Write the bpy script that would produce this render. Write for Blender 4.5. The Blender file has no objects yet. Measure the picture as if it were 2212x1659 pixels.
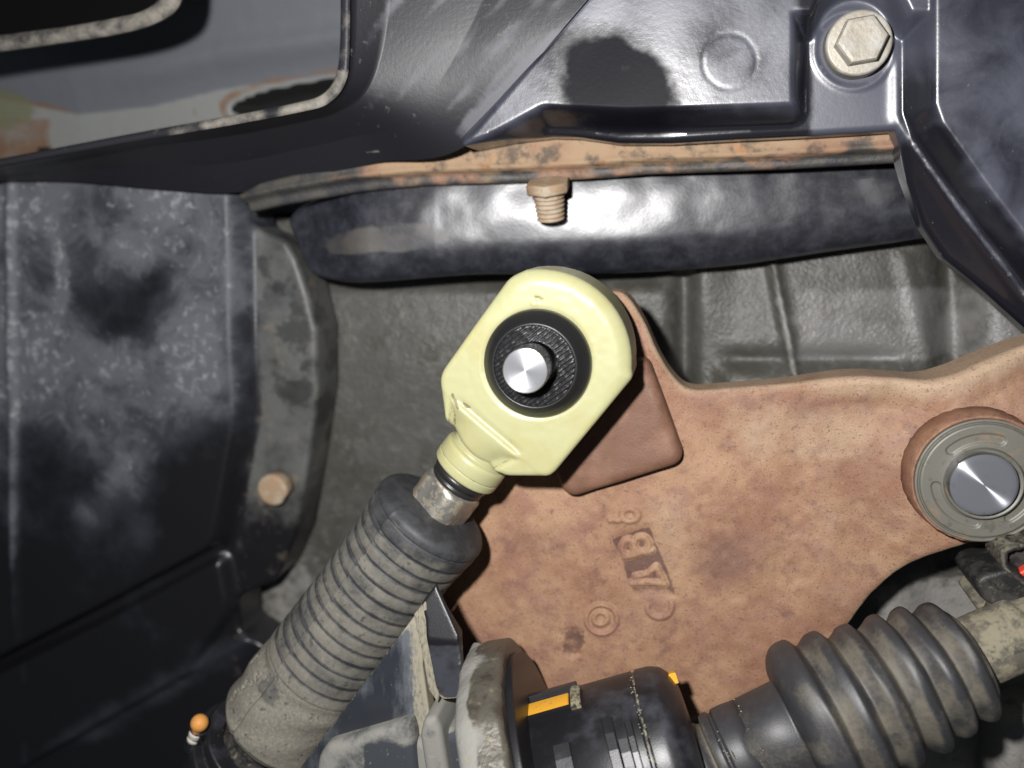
import bpy, math, random
import numpy as np
from mathutils import Vector, Matrix
from mathutils.geometry import delaunay_2d_cdt

random.seed(7); np.random.seed(7)
S = bpy.context.scene
COL = S.collection

# ------------------------------------------------------------------ camera
# world z = up off the selector lever (its face is z = 0); all lengths in mm, meshes scaled to metres
TILT = math.radians(16.0)
lean = np.array([-0.75, -0.66]); lean /= np.linalg.norm(lean)
zc = np.array([lean[0]*math.sin(TILT), lean[1]*math.sin(TILT), math.cos(TILT)])   # world z seen from the camera
xc = np.array([1.0, 0, 0]) - zc[0]*zc; xc /= np.linalg.norm(xc)
yc = np.cross(zc, xc)
W2C = np.stack([xc, yc, zc], axis=1)          # columns: world axes in camera space
C2W = W2C.T
DIST = 165.0                                   # mm from lens to the lever face on the optical axis
PXMM = 11.0
FPX = DIST*PXMM                                # focal length in pixels of a 2212 px wide picture
CX, CY = 1106.0, 829.5
CAM = C2W @ np.array([0, 0, DIST])

cam_d = bpy.data.cameras.new("camera"); cam = bpy.data.objects.new("camera", cam_d)
COL.objects.link(cam); S.camera = cam
m = Matrix([[*C2W[0], CAM[0]*1e-3], [*C2W[1], CAM[1]*1e-3], [*C2W[2], CAM[2]*1e-3], [0, 0, 0, 1]])
cam.matrix_world = m
cam_d.sensor_width = 36.0
cam_d.lens = 36.0*FPX/2212.0
cam_d.clip_start = 0.005; cam_d.clip_end = 5.0
cam_d.dof.use_dof = True
cam_d.dof.focus_distance = 0.150
cam_d.dof.aperture_fstop = 11.0

# ------------------------------------------------------------------ light: a phone flash beside the lens, dim surroundings
world = bpy.data.worlds.new("World"); S.world = world; world.use_nodes = True
bg = world.node_tree.nodes["Background"]
bg.inputs[0].default_value = (0.75, 0.85, 1.0, 1); bg.inputs[1].default_value = 0.05
fl = bpy.data.lights.new("phone_flash", 'POINT')
fl.energy = 2.15; fl.shadow_soft_size = 0.0035; fl.color = (1.0, 0.98, 0.97)
flash = bpy.data.objects.new("phone_flash", fl); COL.objects.link(flash)
flash.location = [v*1e-3 for v in (C2W @ np.array([-24.0, 20.0, DIST+2]))]

S.view_settings.view_transform = 'Standard'; S.view_settings.look = 'None'
S.view_settings.exposure = 0.0; S.view_settings.gamma = 1.0
S.view_settings.use_curve_mapping = False
S.render.resolution_x, S.render.resolution_y = 1024, 768

# ------------------------------------------------------------------ helpers
def P(px, py, z=0.0):
    """point of the place that shows at picture pixel (px,py) and lies at height z (mm)"""
    d = C2W @ np.array([(px-CX)/FPX, (CY-py)/FPX, -1.0])
    return CAM + d*((z-CAM[2])/d[2])

def topx(x, y, z):
    v = (np.stack([x-CAM[0], y-CAM[1], np.broadcast_to(z-CAM[2], x.shape)], -1)) @ W2C.T
    return CX + FPX*v[..., 0]/-v[..., 2], CY - FPX*v[..., 1]/-v[..., 2]

def sm(a, b, x):
    t = np.clip((x-a)/(b-a), 0, 1); return t*t*(3-2*t)

def vn(x, y, s=1.0, seed=0):
    """smooth value noise 0..1"""
    x = np.asarray(x)*s + seed*17.3; y = np.asarray(y)*s + seed*9.1
    i = np.floor(x); j = np.floor(y); u = x-i; v = y-j
    u = u*u*(3-2*u); v = v*v*(3-2*v)
    h = lambda a, b: np.modf(np.abs(np.sin(a*127.1+b*311.7+seed*3.7)*43758.5453))[0]
    return (h(i, j)*(1-u)+h(i+1, j)*u)*(1-v) + (h(i, j+1)*(1-u)+h(i+1, j+1)*u)*v

def segd(px, py, ax, ay, bx, by):
    dx, dy = bx-ax, by-ay
    t = np.clip(((px-ax)*dx+(py-ay)*dy)/(dx*dx+dy*dy+1e-9), 0, 1)
    return np.hypot(px-ax-t*dx, py-ay-t*dy)

def lined(px, py, pts):
    d = None
    for (a, b) in zip(pts[:-1], pts[1:]):
        e = segd(px, py, *a, *b); d = e if d is None else np.minimum(d, e)
    return d

def polysd(px, py, pts):
    """signed distance, positive inside"""
    p = np.asarray(pts, float); n = len(p)
    d = np.full(px.shape, 1e9); ins = np.zeros(px.shape, bool)
    for i in range(n):
        a, b = p[i], p[(i+1) % n]
        d = np.minimum(d, segd(px, py, *a, *b))
        c = ((a[1] > py) != (b[1] > py)) & (px < (b[0]-a[0])*(py-a[1])/((b[1]-a[1]) or 1e-9)+a[0])
        ins ^= c
    return np.where(ins, d, -d)

def blob(px, py, cx, cy, rx, ry=None, ang=0.0, wob=0.25, seed=0):
    """soft irregular spot, 1 at the centre to 0 at the rim"""
    ry = ry or rx; a = math.radians(ang)
    x = (px-cx)*math.cos(a)+(py-cy)*math.sin(a); y = -(px-cx)*math.sin(a)+(py-cy)*math.cos(a)
    r = np.hypot(x/rx, y/ry) + wob*2*(vn(px, py, 2.2/max(rx, ry), seed)-.5) + wob*(vn(px, py, 6/max(rx, ry), seed+3)-.5)
    return 1-sm(0.7, 1.1, r)

def softb(px, py, cx, cy, rx, ry):
    return np.exp(-(((px-cx+26*(vn(px, py, .017, 2)-.5)+10*(vn(px, py, .07, 3)-.5))/rx)**2+((py-cy+26*(vn(px, py, .017, 5)-.5)+10*(vn(px, py, .07, 6)-.5))/ry)**2)**1.6)

def fillet(pts, r=0, n=6):
    """round the corners of a closed outline; points are (x,y) or (x,y,r)"""
    out = []; N = len(pts)
    for i in range(N):
        p = np.array(pts[i][:2], float); rr = pts[i][2] if len(pts[i]) > 2 else r
        a = np.array(pts[i-1][:2], float); b = np.array(pts[(i+1) % N][:2], float)
        if rr <= 0: out.append(tuple(p)); continue
        la, lb = np.linalg.norm(a-p), np.linalg.norm(b-p)
        k = min(rr, la*.48, lb*.48)
        s, e = p+(a-p)/la*k, p+(b-p)/lb*k
        for t in np.linspace(0, 1, n): out.append(tuple((1-t)**2*s+2*t*(1-t)*p+t*t*e))
    return out

def spline(pts, n=8, closed=False):
    p = [np.array(q, float) for q in pts]; out = []
    N = len(p)
    for i in range(N if closed else N-1):
        if closed: a, b, c, d = p[i-1], p[i], p[(i+1) % N], p[(i+2) % N]
        else: a, b, c, d = p[max(i-1, 0)], p[i], p[i+1], p[min(i+2, N-1)]
        for t in np.linspace(0, 1, n, endpoint=False):
            out.append(0.5*((2*b)+(c-a)*t+(2*a-5*b+4*c-d)*t*t+(3*b-a-3*c+d)*t**3))
    if not closed: out.append(p[-1])
    return [tuple(q) for q in out]

def obj(name, V, F, mat, parent=None, origin=None, smooth=True, attrs=None):
    V = np.asarray(V, float)
    o_ = np.zeros(3) if origin is None else np.asarray(origin, float)
    me = bpy.data.meshes.new(name)
    me.from_pydata(((V-o_)*1e-3).tolist(), [], [tuple(int(i) for i in f) for f in F])
    if smooth: me.polygons.foreach_set("use_smooth", [True]*len(me.polygons))
    for k, a in (attrs or {}).items():
        at = me.attributes.new(k, 'FLOAT', 'POINT'); at.data.foreach_set("value", np.asarray(a, np.float32))
    me.materials.append(mat); me.update()
    o = bpy.data.objects.new(name, me); COL.objects.link(o)
    w = Vector(o_*1e-3)
    if parent is not None:
        o.parent = parent; o.location = w-Vector(parent.get("_w", (0, 0, 0)))
    else: o.location = w
    o["_w"] = tuple(w)
    return o

def tag(o, label, cat, group=None, kind=None):
    o["label"] = label; o["category"] = cat
    if group: o["group"] = group
    if kind: o["kind"] = kind
    return o

def thing(name, loc, label, cat, group=None):
    o = bpy.data.objects.new(name, None); COL.objects.link(o); o.empty_display_size = .005
    o.location = [v*1e-3 for v in loc]; o["_w"] = tuple(o.location)
    return tag(o, label, cat, group)

def sheet(name, outline, z, mat, parent=None, h=None, bottom=4.0, cell=0.7, er=1.0, masks=None, origin=None, slope=0.0):
    """a moulded or cast plate: outline in picture pixels at height z, top relief h(px,py,d) in mm, rounded rim of radius er, sides going down by `bottom`"""
    poly = np.array([P(a, b, z)[:2] for a, b in outline])
    keep = np.linalg.norm(poly-np.roll(poly, 1, 0), axis=1) > .02; poly = poly[keep]
    x2, y2 = np.roll(poly[:, 0], -1), np.roll(poly[:, 1], -1)
    if np.sum(poly[:, 0]*y2-x2*poly[:, 1]) < 0: poly = poly[::-1].copy()
    def sdf(x, y):
        d = np.full(x.shape, 1e9); ins = np.zeros(x.shape, bool); n = len(poly)
        for i in range(n):
            a, b = poly[i], poly[(i+1) % n]
            d = np.minimum(d, segd(x, y, a[0], a[1], b[0], b[1]))
            ins ^= ((a[1] > y) != (b[1] > y)) & (x < (b[0]-a[0])*(y-a[1])/((b[1]-a[1]) or 1e-12)+a[0])
        return np.where(ins, d, -d)
    # rim points at an even spacing, then rows just inside it, then a grid
    B = []; NRM = []; n = len(poly)
    for i in range(n):
        a, b = poly[i], poly[(i+1) % n]; L = np.linalg.norm(b-a); k = max(1, int(math.ceil(L/(cell*1.1))))
        for q in range(k): B.append(a+(b-a)*q/k)
    B = np.array(B); T = np.roll(B, -1, 0)-np.roll(B, 1, 0); T /= np.linalg.norm(T, axis=1)[:, None]+1e-12
    NRM = np.stack([-T[:, 1], T[:, 0]], 1)
    pts = [B]
    for f in ((.06, .25, .55, 1.0) if er > 0 else ()):
        off = f*er; c = B+NRM*off; dd = sdf(c[:, 0], c[:, 1])
        c = c[dd > off*.93]
        if off < cell*.35 and f < .5: c = c[::1]
        pts.append(c)
    lo, hi = poly.min(0), poly.max(0)
    gx, gy = np.meshgrid(np.arange(lo[0], hi[0]+cell, cell), np.arange(lo[1], hi[1]+cell, cell), indexing='ij')
    gx = gx+(np.arange(gx.shape[1]) % 2)[None, :]*cell*.5
    dd = sdf(gx.ravel(), gy.ravel()); k = dd > er+cell*.55
    pts.append(np.stack([gx.ravel()[k], gy.ravel()[k]], 1))
    A = np.concatenate(pts); nb = len(B)
    r = delaunay_2d_cdt([Vector((float(p[0]), float(p[1]))) for p in A], [(i, (i+1) % nb) for i in range(nb)], [], 1, 1e-5)
    xy = np.array([tuple(v) for v in r[0]]); F = np.array([f for f in r[2]])
    x, y = xy[:, 0], xy[:, 1]; d = np.maximum(sdf(x, y), 0)
    # keep faces wound upwards
    e1 = xy[F[:, 1]]-xy[F[:, 0]]; e2 = xy[F[:, 2]]-xy[F[:, 0]]; neg = (e1[:, 0]*e2[:, 1]-e1[:, 1]*e2[:, 0]) < 0
    F[neg] = F[neg][:, ::-1]
    px, py = topx(x, y, z)
    hh = h(px, py, d) if h else np.zeros_like(x)
    if er > 0:
        q = np.clip(d, 0, er); hh = hh-(er-np.sqrt(np.maximum(er*er-(er-q)**2, 0)))
    V = np.stack([x, y, z+hh], 1)
    E = np.concatenate([F[:, [0, 1]], F[:, [1, 2]], F[:, [2, 0]]])
    key = np.minimum(E[:, 0], E[:, 1]).astype(np.int64)*len(V)+np.maximum(E[:, 0], E[:, 1])
    _, inv, cnt = np.unique(key, return_inverse=True, return_counts=True)
    Bd = E[cnt[inv.ravel()] == 1]
    rim = np.unique(Bd); rows = [V]; faces = F.tolist(); prev = np.arange(len(V)); base = len(V)
    zt = V[rim, 2]
    for f in (.06, .5, 1.0):
        lowV = V[rim].copy(); lowV[:, 2] = zt+(np.minimum(zt-.2, z-bottom)-zt)*f
        rm = np.full(len(V), -1); rm[rim] = base+np.arange(len(rim)); base += len(rim)
        faces += np.stack([Bd[:, 1] if False else prev[Bd[:, 1]], prev[Bd[:, 0]], rm[Bd[:, 0]], rm[Bd[:, 1]]], 1).tolist()
        rows.append(lowV); prev = rm
    at = {}
    for k, f in (masks or {}).items():
        a = np.clip(f(px, py, d), 0, 1); at[k] = np.concatenate([a]+[a[rim]]*3)
    return obj(name, np.concatenate(rows), faces, mat, parent, origin, True, at)

def lathe(name, prof, A, axis, mat, parent=None, seg=64, dr=None, origin=None, masks=None, ref=None, cap=True):
    """turned shape: prof = [(t, r)] along axis from A (mm)"""
    A = np.asarray(A, float); e = np.asarray(axis, float); e = e/np.linalg.norm(e)
    r0 = np.array([0, 0, 1.0]) if ref is None else np.asarray(ref, float)
    if abs(e@r0) > .95: r0 = np.array([1.0, 0, 0])
    u = r0-(r0@e)*e; u /= np.linalg.norm(u); v = np.cross(e, u)
    T = np.array([p[0] for p in prof], float); R = np.array([p[1] for p in prof], float)
    th = np.linspace(0, 2*math.pi, seg, endpoint=False)
    TT, HH = np.meshgrid(T, th, indexing='ij'); RR = np.repeat(R[:, None], seg, 1)
    if dr:
        a = dr(TT, HH, RR)
        if isinstance(a, tuple): RR, TT = a
        else: RR = a
    V = A+TT[..., None]*e+RR[..., None]*(np.cos(HH)[..., None]*u+np.sin(HH)[..., None]*v)
    V = V.reshape(-1, 3); n = len(T); F = []
    for i in range(n-1):
        for j in range(seg):
            k = (j+1) % seg
            F.append((i*seg+j, i*seg+k, (i+1)*seg+k, (i+1)*seg+j))
    if cap:
        if R[0] > 0: F.append(tuple(reversed(range(seg))))
        if R[-1] > 0: F.append(tuple((n-1)*seg+j for j in range(seg)))
    at = {k: np.clip(f(TT, HH), 0, 1).ravel() for k, f in (masks or {}).items()}
    F = [tuple(reversed(f)) for f in F]
    return obj(name, V, F, mat, parent, origin, True, at)

def rprof(pts, r=0.4, n=4):
    """round the corners of an open turned profile"""
    out = [pts[0]]
    for i in range(1, len(pts)-1):
        p, a, b = (np.array(pts[k], float) for k in (i, i-1, i+1))
        la, lb = np.linalg.norm(a-p), np.linalg.norm(b-p)
        if la < 1e-6 or lb < 1e-6: out.append(tuple(p)); continue
        k = min(r, la*.45, lb*.45); s, e = p+(a-p)/la*k, p+(b-p)/lb*k
        for t in np.linspace(0, 1, n): out.append(tuple((1-t)**2*s+2*t*(1-t)*p+t*t*e))
    out.append(pts[-1]); return out

def loft(name, curves, mat, parent=None, masks=None, origin=None):
    n = len(curves[0]); V = np.array([p for c in curves for p in c], float); F = []
    for i in range(len(curves)-1):
        for j in range(n-1):
            F.append((i*n+j, i*n+j+1, (i+1)*n+j+1, (i+1)*n+j))
    at = {}
    if masks:
        px, py = topx(V[:, 0], V[:, 1], V[:, 2])
        at = {k: np.clip(f(px, py, V[:, 2]), 0, 1) for k, f in masks.items()}
    return obj(name, V, F, mat, parent, origin, True, at)

# ------------------------------------------------------------------ materials
def material(name, base, rough=.5, metal=0.0, spec=.5, layers=(), bump=(), sss=None, aniso=None, coat=None, stretch=None):
    """layers: dicts col, rough, scale, lo, hi, amt, detail, mask, k, seed. bump: (scale, height mm, detail)"""
    mt = bpy.data.materials.new(name); mt.use_nodes = True
    nt = mt.node_tree; N = nt.nodes; L = nt.links; N.clear()
    out = N.new('ShaderNodeOutputMaterial'); bs = N.new('ShaderNodeBsdfPrincipled'); L.new(bs.outputs[0], out.inputs[0])
    tc = N.new('ShaderNodeTexCoord'); mp = N.new('ShaderNodeMapping'); L.new(tc.outputs['Object'], mp.inputs[0])
    mp.inputs['Scale'].default_value = [1000*s for s in (stretch or (1, 1, 1))]
    def noise(scale, detail=5, seed=0, rgh=.6, dist=0.0, src=None):
        ad = N.new('ShaderNodeVectorMath'); ad.operation = 'ADD'; ad.inputs[1].default_value = (seed*13.1, seed*7.7, seed*3.3)
        L.new((src or mp).outputs[0], ad.inputs[0])
        n = N.new('ShaderNodeTexNoise'); n.inputs['Scale'].default_value = scale; n.inputs['Detail'].default_value = detail
        n.inputs['Roughness'].default_value = rgh; n.inputs['Distortion'].default_value = dist
        L.new(ad.outputs[0], n.inputs['Vector']); return n.outputs[0]
    def math_(op, a, b):
        q = N.new('ShaderNodeMath'); q.operation = op
        for i, v in enumerate((a, b)):
            if isinstance(v, (int, float)): q.inputs[i].default_value = v
            else: L.new(v, q.inputs[i])
        return q.outputs[0]
    col = N.new('ShaderNodeRGB'); col.outputs[0].default_value = (*base, 1); c = col.outputs[0]
    rv = N.new('ShaderNodeValue'); rv.outputs[0].default_value = rough; r = rv.outputs[0]
    mv = N.new('ShaderNodeValue'); mv.outputs[0].default_value = metal; me_ = mv.outputs[0]
    sv = N.new('ShaderNodeValue'); sv.outputs[0].default_value = spec; sp = sv.outputs[0]
    hb = None
    for i, ly in enumerate(layers):
        f = None
        if 'scale' in ly:
            if ly.get('vor'):
                vo = N.new('ShaderNodeTexVoronoi'); vo.inputs['Scale'].default_value = ly['scale']
                L.new(mp.outputs[0], vo.inputs['Vector']); f = math_('SUBTRACT', 1.0, vo.outputs['Distance'])
            else: f = noise(ly['scale'], ly.get('detail', 6), ly.get('seed', i+1), ly.get('rg', .62), ly.get('dist', 0.0))
        if 'mask' in ly:
            a = N.new('ShaderNodeAttribute'); a.attribute_name = ly['mask']; av = a.outputs['Fac']
            if f is None: f = av
            elif ly.get('mul'):
                pass
            else: f = math_('ADD', f, math_('MULTIPLY', math_('SUBTRACT', av, 0.5), ly.get('k', 1.0)))
        mr = N.new('ShaderNodeMapRange'); mr.interpolation_type = 'SMOOTHSTEP'
        mr.inputs['From Min'].default_value = ly.get('lo', .45); mr.inputs['From Max'].default_value = ly.get('hi', .6)
        L.new(f, mr.inputs['Value']); f = math_('MULTIPLY', mr.outputs[0], ly.get('amt', 1.0))
        if ly.get('mul') and 'mask' in ly: f = math_('MULTIPLY', f, av)
        if ly.get('up'):
            g = N.new('ShaderNodeNewGeometry'); sx = N.new('ShaderNodeSeparateXYZ'); L.new(g.outputs['Normal'], sx.inputs[0])
            u = N.new('ShaderNodeMapRange'); u.inputs['From Min'].default_value = ly['up'][0]; u.inputs['From Max'].default_value = ly['up'][1]
            L.new(sx.outputs[2], u.inputs['Value']); f = math_('MULTIPLY', f, u.outputs[0])
        mx = N.new('ShaderNodeMix'); mx.data_type = 'RGBA'; L.new(f, mx.inputs[0]); L.new(c, mx.inputs[6]); mx.inputs[7].default_value = (*ly['col'], 1); c = mx.outputs[2]
        if 'rough' in ly:
            m2 = N.new('ShaderNodeMix'); L.new(f, m2.inputs[0]); L.new(r, m2.inputs[2]); m2.inputs[3].default_value = ly['rough']; r = m2.outputs[0]
        if 'metal' in ly:
            m2 = N.new('ShaderNodeMix'); L.new(f, m2.inputs[0]); L.new(me_, m2.inputs[2]); m2.inputs[3].default_value = ly['metal']; me_ = m2.outputs[0]
        if 'spec' in ly:
            m2 = N.new('ShaderNodeMix'); L.new(f, m2.inputs[0]); L.new(sp, m2.inputs[2]); m2.inputs[3].default_value = ly['spec']; sp = m2.outputs[0]
        if 'h' in ly:
            t = math_('MULTIPLY', f, ly['h']); hb = t if hb is None else math_('ADD', hb, t)
    L.new(c, bs.inputs['Base Color']); L.new(r, bs.inputs['Roughness']); L.new(me_, bs.inputs['Metallic'])
    L.new(sp, bs.inputs['Specular IOR Level'])
    for i, b in enumerate(bump):
        t = math_('MULTIPLY', noise(b[0], b[2] if len(b) > 2 else 4, 20+i), b[1]); hb = t if hb is None else math_('ADD', hb, t)
    if hb is not None:
        bp = N.new('ShaderNodeBump'); bp.inputs['Distance'].default_value = 0.001; bp.inputs['Strength'].default_value = 1.0
        L.new(hb, bp.inputs['Height']); L.new(bp.outputs[0], bs.inputs['Normal'])
    if sss:
        bs.inputs['Subsurface Weight'].default_value = sss[0]; bs.inputs['Subsurface Radius'].default_value = sss[1]
        bs.inputs['Subsurface Scale'].default_value = sss[2]
    if aniso:
        bs.inputs['Anisotropic'].default_value = aniso[0]; bs.inputs['Anisotropic Rotation'].default_value = aniso[1]
        tg = N.new('ShaderNodeTangent'); tg.direction_type = 'RADIAL'; tg.axis = 'Z'; L.new(tg.outputs[0], bs.inputs['Tangent'])
    if coat: bs.inputs['Coat Weight'].default_value = coat[0]; bs.inputs['Coat Roughness'].default_value = coat[1]
    return mt

DUST = (0.30, 0.27, 0.22)
m_cast = material('cast_alloy', (.088, .086, .077), .40, 0.0, .5,
    layers=[dict(col=(.06, .056, .045), scale=.06, lo=.45, hi=.65, amt=.8), dict(col=(.145, .14, .122), scale=.35, lo=.5, hi=.68, amt=.6),
            dict(col=(.27, .26, .24), mask='pale', scale=.25, lo=.6, hi=.95, k=1.0, amt=.9, rough=.5),
            dict(col=(.20, .195, .19), mask='wet_sheen', scale=.13, lo=.62, hi=.98, k=1.0, amt=.85, rough=.30), dict(col=(.04, .037, .03), scale=1.4, lo=.58, hi=.72, amt=.4)],  # second-last smoother layer also lightens the colour, painting in wet highlights
    bump=[(1.3, .22, 3), (.3, .25, 2), (5, .03, 2)])
m_rust = material('rusted_iron', (.25, .128, .078), .62, 0.0, .35,
    layers=[dict(col=(.37, .225, .135), scale=.06, lo=.36, hi=.64, amt=.9), dict(col=(.26, .135, .095), scale=.16, lo=.48, hi=.64, amt=.7), dict(col=(.20, .105, .085), scale=.07, lo=.52, hi=.70, amt=.6, seed=11, detail=9, rg=.7),
            dict(col=(.15, .075, .065), scale=.22, lo=.53, hi=.72, amt=.7, detail=8), dict(col=(.44, .33, .225), mask='pale', scale=.16, lo=.25, hi=.95, k=1.2, amt=.75, detail=9),
            dict(col=(.16, .085, .068), mask='patch', scale=.13, lo=.42, hi=.95, k=1.0, amt=.75, detail=10, rg=.72),
            dict(col=(.085, .045, .04), mask='dark', scale=.5, lo=.55, hi=.9, k=1.3, amt=.8), dict(col=(.12, .06, .05), scale=1.3, lo=.57, hi=.70, amt=.6),
            dict(col=(.50, .35, .25), scale=2.4, lo=.60, hi=.74, amt=.55), dict(col=(.09, .05, .04), scale=2.8, lo=.57, hi=.66, amt=.65, seed=31)],
    bump=[(2.4, .09, 5), (.6, .10, 3)])
m_rustpad = material('rusted_iron_dark', (.165, .085, .055), .5, 0.0, .4,
    layers=[dict(col=(.23, .125, .082), scale=.15, lo=.45, hi=.65, amt=.8), dict(col=(.11, .055, .045), scale=.4, lo=.54, hi=.72, amt=.6), dict(col=(.06, .035, .03), scale=2.2, lo=.6, hi=.72, amt=.5)],
    bump=[(1.8, .06, 4), (6, .03, 2)])
m_nylon = material('nylon', (.41, .405, .225), .38, 0.0, .45,
    layers=[dict(col=(.39, .355, .165), scale=.12, lo=.45, hi=.65, amt=.5), dict(col=(.16, .12, .05), mask='dirt', scale=1.2, lo=.60, hi=1.0, k=1.2, amt=.85, rough=.6),
            dict(col=(.36, .30, .13), scale=2.6, lo=.62, hi=.74, amt=.4), dict(col=(.12, .09, .05), scale=1.7, lo=.70, hi=.76, amt=.7, seed=14)],
    bump=[(3.5, .012, 3)], sss=(.55, (1.0, .85, .35), .0022))
m_print = material('printed_plastic', (.012, .012, .013), .34, 0.0, .5)
m_printflat = material('printed_plastic_face', (.010, .010, .011), .30, 0.0, .55, bump=[(3.0, .03, 2)])
m_rubber = material('dusty_rubber', (.028, .029, .031), .55, 0.0, .4,
    layers=[dict(col=(.05, .052, .056), scale=.3, lo=.4, hi=.6, amt=.8), dict(col=(.175, .165, .138), mask='dust', scale=.4, lo=.30, hi=1.0, k=1.0, amt=.9, rough=.85, detail=9, rg=.7),
            dict(col=(.30, .27, .21), mask='dust', scale=1.6, lo=.78, hi=1.15, k=.8, amt=.6, rough=.9), dict(col=(.02, .02, .022), scale=.7, lo=.58, hi=.68, amt=.6)],
    bump=[(4, .03, 3)])
m_rubber2 = material('bellows_rubber', (.034, .034, .037), .44, 0.0, .5,
    layers=[dict(col=(.17, .15, .112), mask='dust', scale=1.1, lo=.38, hi=1.05, k=1.0, amt=.7, rough=.8, detail=10, rg=.8),
            dict(col=(.34, .29, .2), scale=2.2, mask='dust', lo=.82, hi=1.05, k=.5, amt=.8, rough=.9), dict(col=(.05, .05, .055), scale=.6, lo=.5, hi=.7, amt=.5)],
    bump=[(5, .03, 3)])
m_steel = material('turned_steel', (.55, .57, .62), .27, .8, .5, aniso=(1.0, .25), layers=[dict(col=(.42, .42, .45), scale=.5, lo=.55, hi=.75, amt=.5, rough=.3)])
m_steel3 = material('faced_steel', (.66, .67, .70), .40, .85, .5, aniso=(.8, .25), layers=[dict(col=(.3, .3, .32), scale=.6, lo=.6, hi=.68, amt=.5)])
m_steel2 = material('steel_shank', (.30, .30, .32), .25, 1.0, .5)
m_zinc = material('zinc_ferrule', (.40, .385, .34), .38, .8, .5,
    layers=[dict(col=(.16, .12, .065), scale=.45, lo=.48, hi=.62, amt=.85, rough=.7, metal=0.0), dict(col=(.5, .48, .43), scale=.25, lo=.55, hi=.7, amt=.6, rough=.4), dict(col=(.08, .06, .04), scale=1.5, lo=.6, hi=.72, amt=.5, metal=0)],
    bump=[(1.5, .05, 3)])
m_oring = material('black_rubber', (.018, .018, .017), .35, 0, .5, bump=[(2.5, .03, 2)])
m_washer = material('grey_washer', (.17, .165, .14), .5, .25, .5,
    layers=[dict(col=(.29, .2, .12), scale=.2, lo=.52, hi=.7, amt=.7), dict(col=(.09, .085, .07), scale=.6, lo=.55, hi=.7, amt=.6)], bump=[(3, .02, 3)])
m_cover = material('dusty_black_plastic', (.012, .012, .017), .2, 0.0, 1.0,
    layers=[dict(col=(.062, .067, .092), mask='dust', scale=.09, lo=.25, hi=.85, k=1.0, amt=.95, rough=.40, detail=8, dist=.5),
            dict(col=(.30, .29, .27), mask='grime', scale=.45, lo=.62, hi=1.05, k=.9, amt=.8, rough=.8, detail=8), dict(col=(.22, .22, .23), scale=1.1, lo=.67, hi=.76, amt=.5, rough=.7), dict(col=(.007, .007, .010), mask='dark_reflection', scale=.10, lo=.32, hi=.92, k=1.0, amt=.97, rough=.45, spec=.03, detail=5)],  # last layer paints a dark reflection into the glossy plastic
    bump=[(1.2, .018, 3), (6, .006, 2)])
m_side = material('scuffed_black_plastic', (.014, .014, .018), .46, 0.0, .5,
    layers=[dict(col=(.115, .115, .13), mask='dust', scale=.2, lo=.38, hi=.95, k=1.1, amt=.9, rough=.58, detail=9, dist=.6), dict(col=(.24, .23, .21), mask='grime', scale=.45, lo=.58, hi=.95, k=.9, amt=.8, rough=.8, detail=8), dict(col=(.25, .25, .25), scale=1.1, lo=.68, hi=.76, amt=.6, rough=.7)],
    bump=[(1.2, .03, 3), (6, .01, 2)])
m_box = material('dirty_black_box', (.009, .009, .011), .34, 0.0, .6,
    layers=[dict(col=(.034, .037, .047), mask='dust', scale=.05, lo=.35, hi=.75, k=.9, amt=.9, rough=.5, detail=6),
            dict(col=(.115, .12, .138), mask='dust', scale=.10, lo=.58, hi=.95, k=.9, amt=.85, rough=.75, detail=10, rg=.72, dist=.7),
            dict(col=(.30, .31, .32), mask='dust', scale=.42, lo=.74, hi=1.0, k=.55, amt=.85, detail=7, rg=.6, dist=.4),
            dict(col=(.12, .122, .115), mask='flange', scale=.10, lo=.55, hi=1.05, k=1.0, amt=.85, rough=.6, detail=8), dict(col=(.20, .16, .11), mask='flange', scale=.16, lo=.55, hi=.68, amt=.5, mul=1, rough=.8),
            dict(col=(.015, .015, .016), mask='flange', scale=.09, lo=.52, hi=.62, amt=.8, mul=1, seed=9)],
    bump=[(1.2, .05, 3), (.3, .08, 3)])
m_black = material('plain_black_plastic', (.008, .008, .008), .55, 0.0, .35, bump=[(2, .04, 3)],
    layers=[dict(col=(.09, .09, .085), scale=1.2, lo=.64, hi=.76, amt=.5, rough=.8)])
m_lip = material('chalked_lip', (.02, .02, .024), .5, 0.0, .4,
    layers=[dict(col=(.31, .285, .24), mask='dust', scale=.22, lo=.42, hi=.95, k=.9, amt=.92, rough=.85, detail=6), dict(col=(.2, .2, .2), scale=1.2, lo=.66, hi=.78, amt=.4)], bump=[(1.5, .05, 3)])
m_bar = material('painted_black_bar', (.013, .014, .019), .34, 0.0, 1.0,
    layers=[dict(col=(.085, .075, .06), mask='dust', scale=.10, lo=.45, hi=.8, k=1.0, amt=.85, rough=.65, detail=7), dict(col=(.05, .052, .068), scale=.3, lo=.35, hi=.75, amt=.7, rough=.44, detail=10, rg=.7),
            dict(col=(.2, .14, .09), mask='dust', scale=.35, lo=.78, hi=.95, k=.4, amt=.8, rough=.8)],
    bump=[(1.5, .022, 3), (.2, .10, 1)])
m_strip = material('rusted_flange', (.035, .036, .04), .5, 0.0, .4,
    layers=[dict(col=(.075, .07, .06), scale=.2, lo=.4, hi=.6, amt=.8), dict(col=(.29, .165, .105), mask='rust', scale=.18, lo=.42, hi=.75, k=1.2, amt=.95, rough=.75, detail=8),
            dict(col=(.36, .26, .16), mask='rust', scale=.12, lo=.5, hi=.8, k=.7, amt=.7, rough=.8), dict(col=(.06, .052, .045), scale=.26, lo=.48, hi=.68, amt=.8, detail=6, rg=.6), dict(col=(.40, .17, .05), scale=.2, lo=.6, hi=.68, amt=.6, mask='rust', mul=1)],
    bump=[(1.2, .12, 4)])
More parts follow.
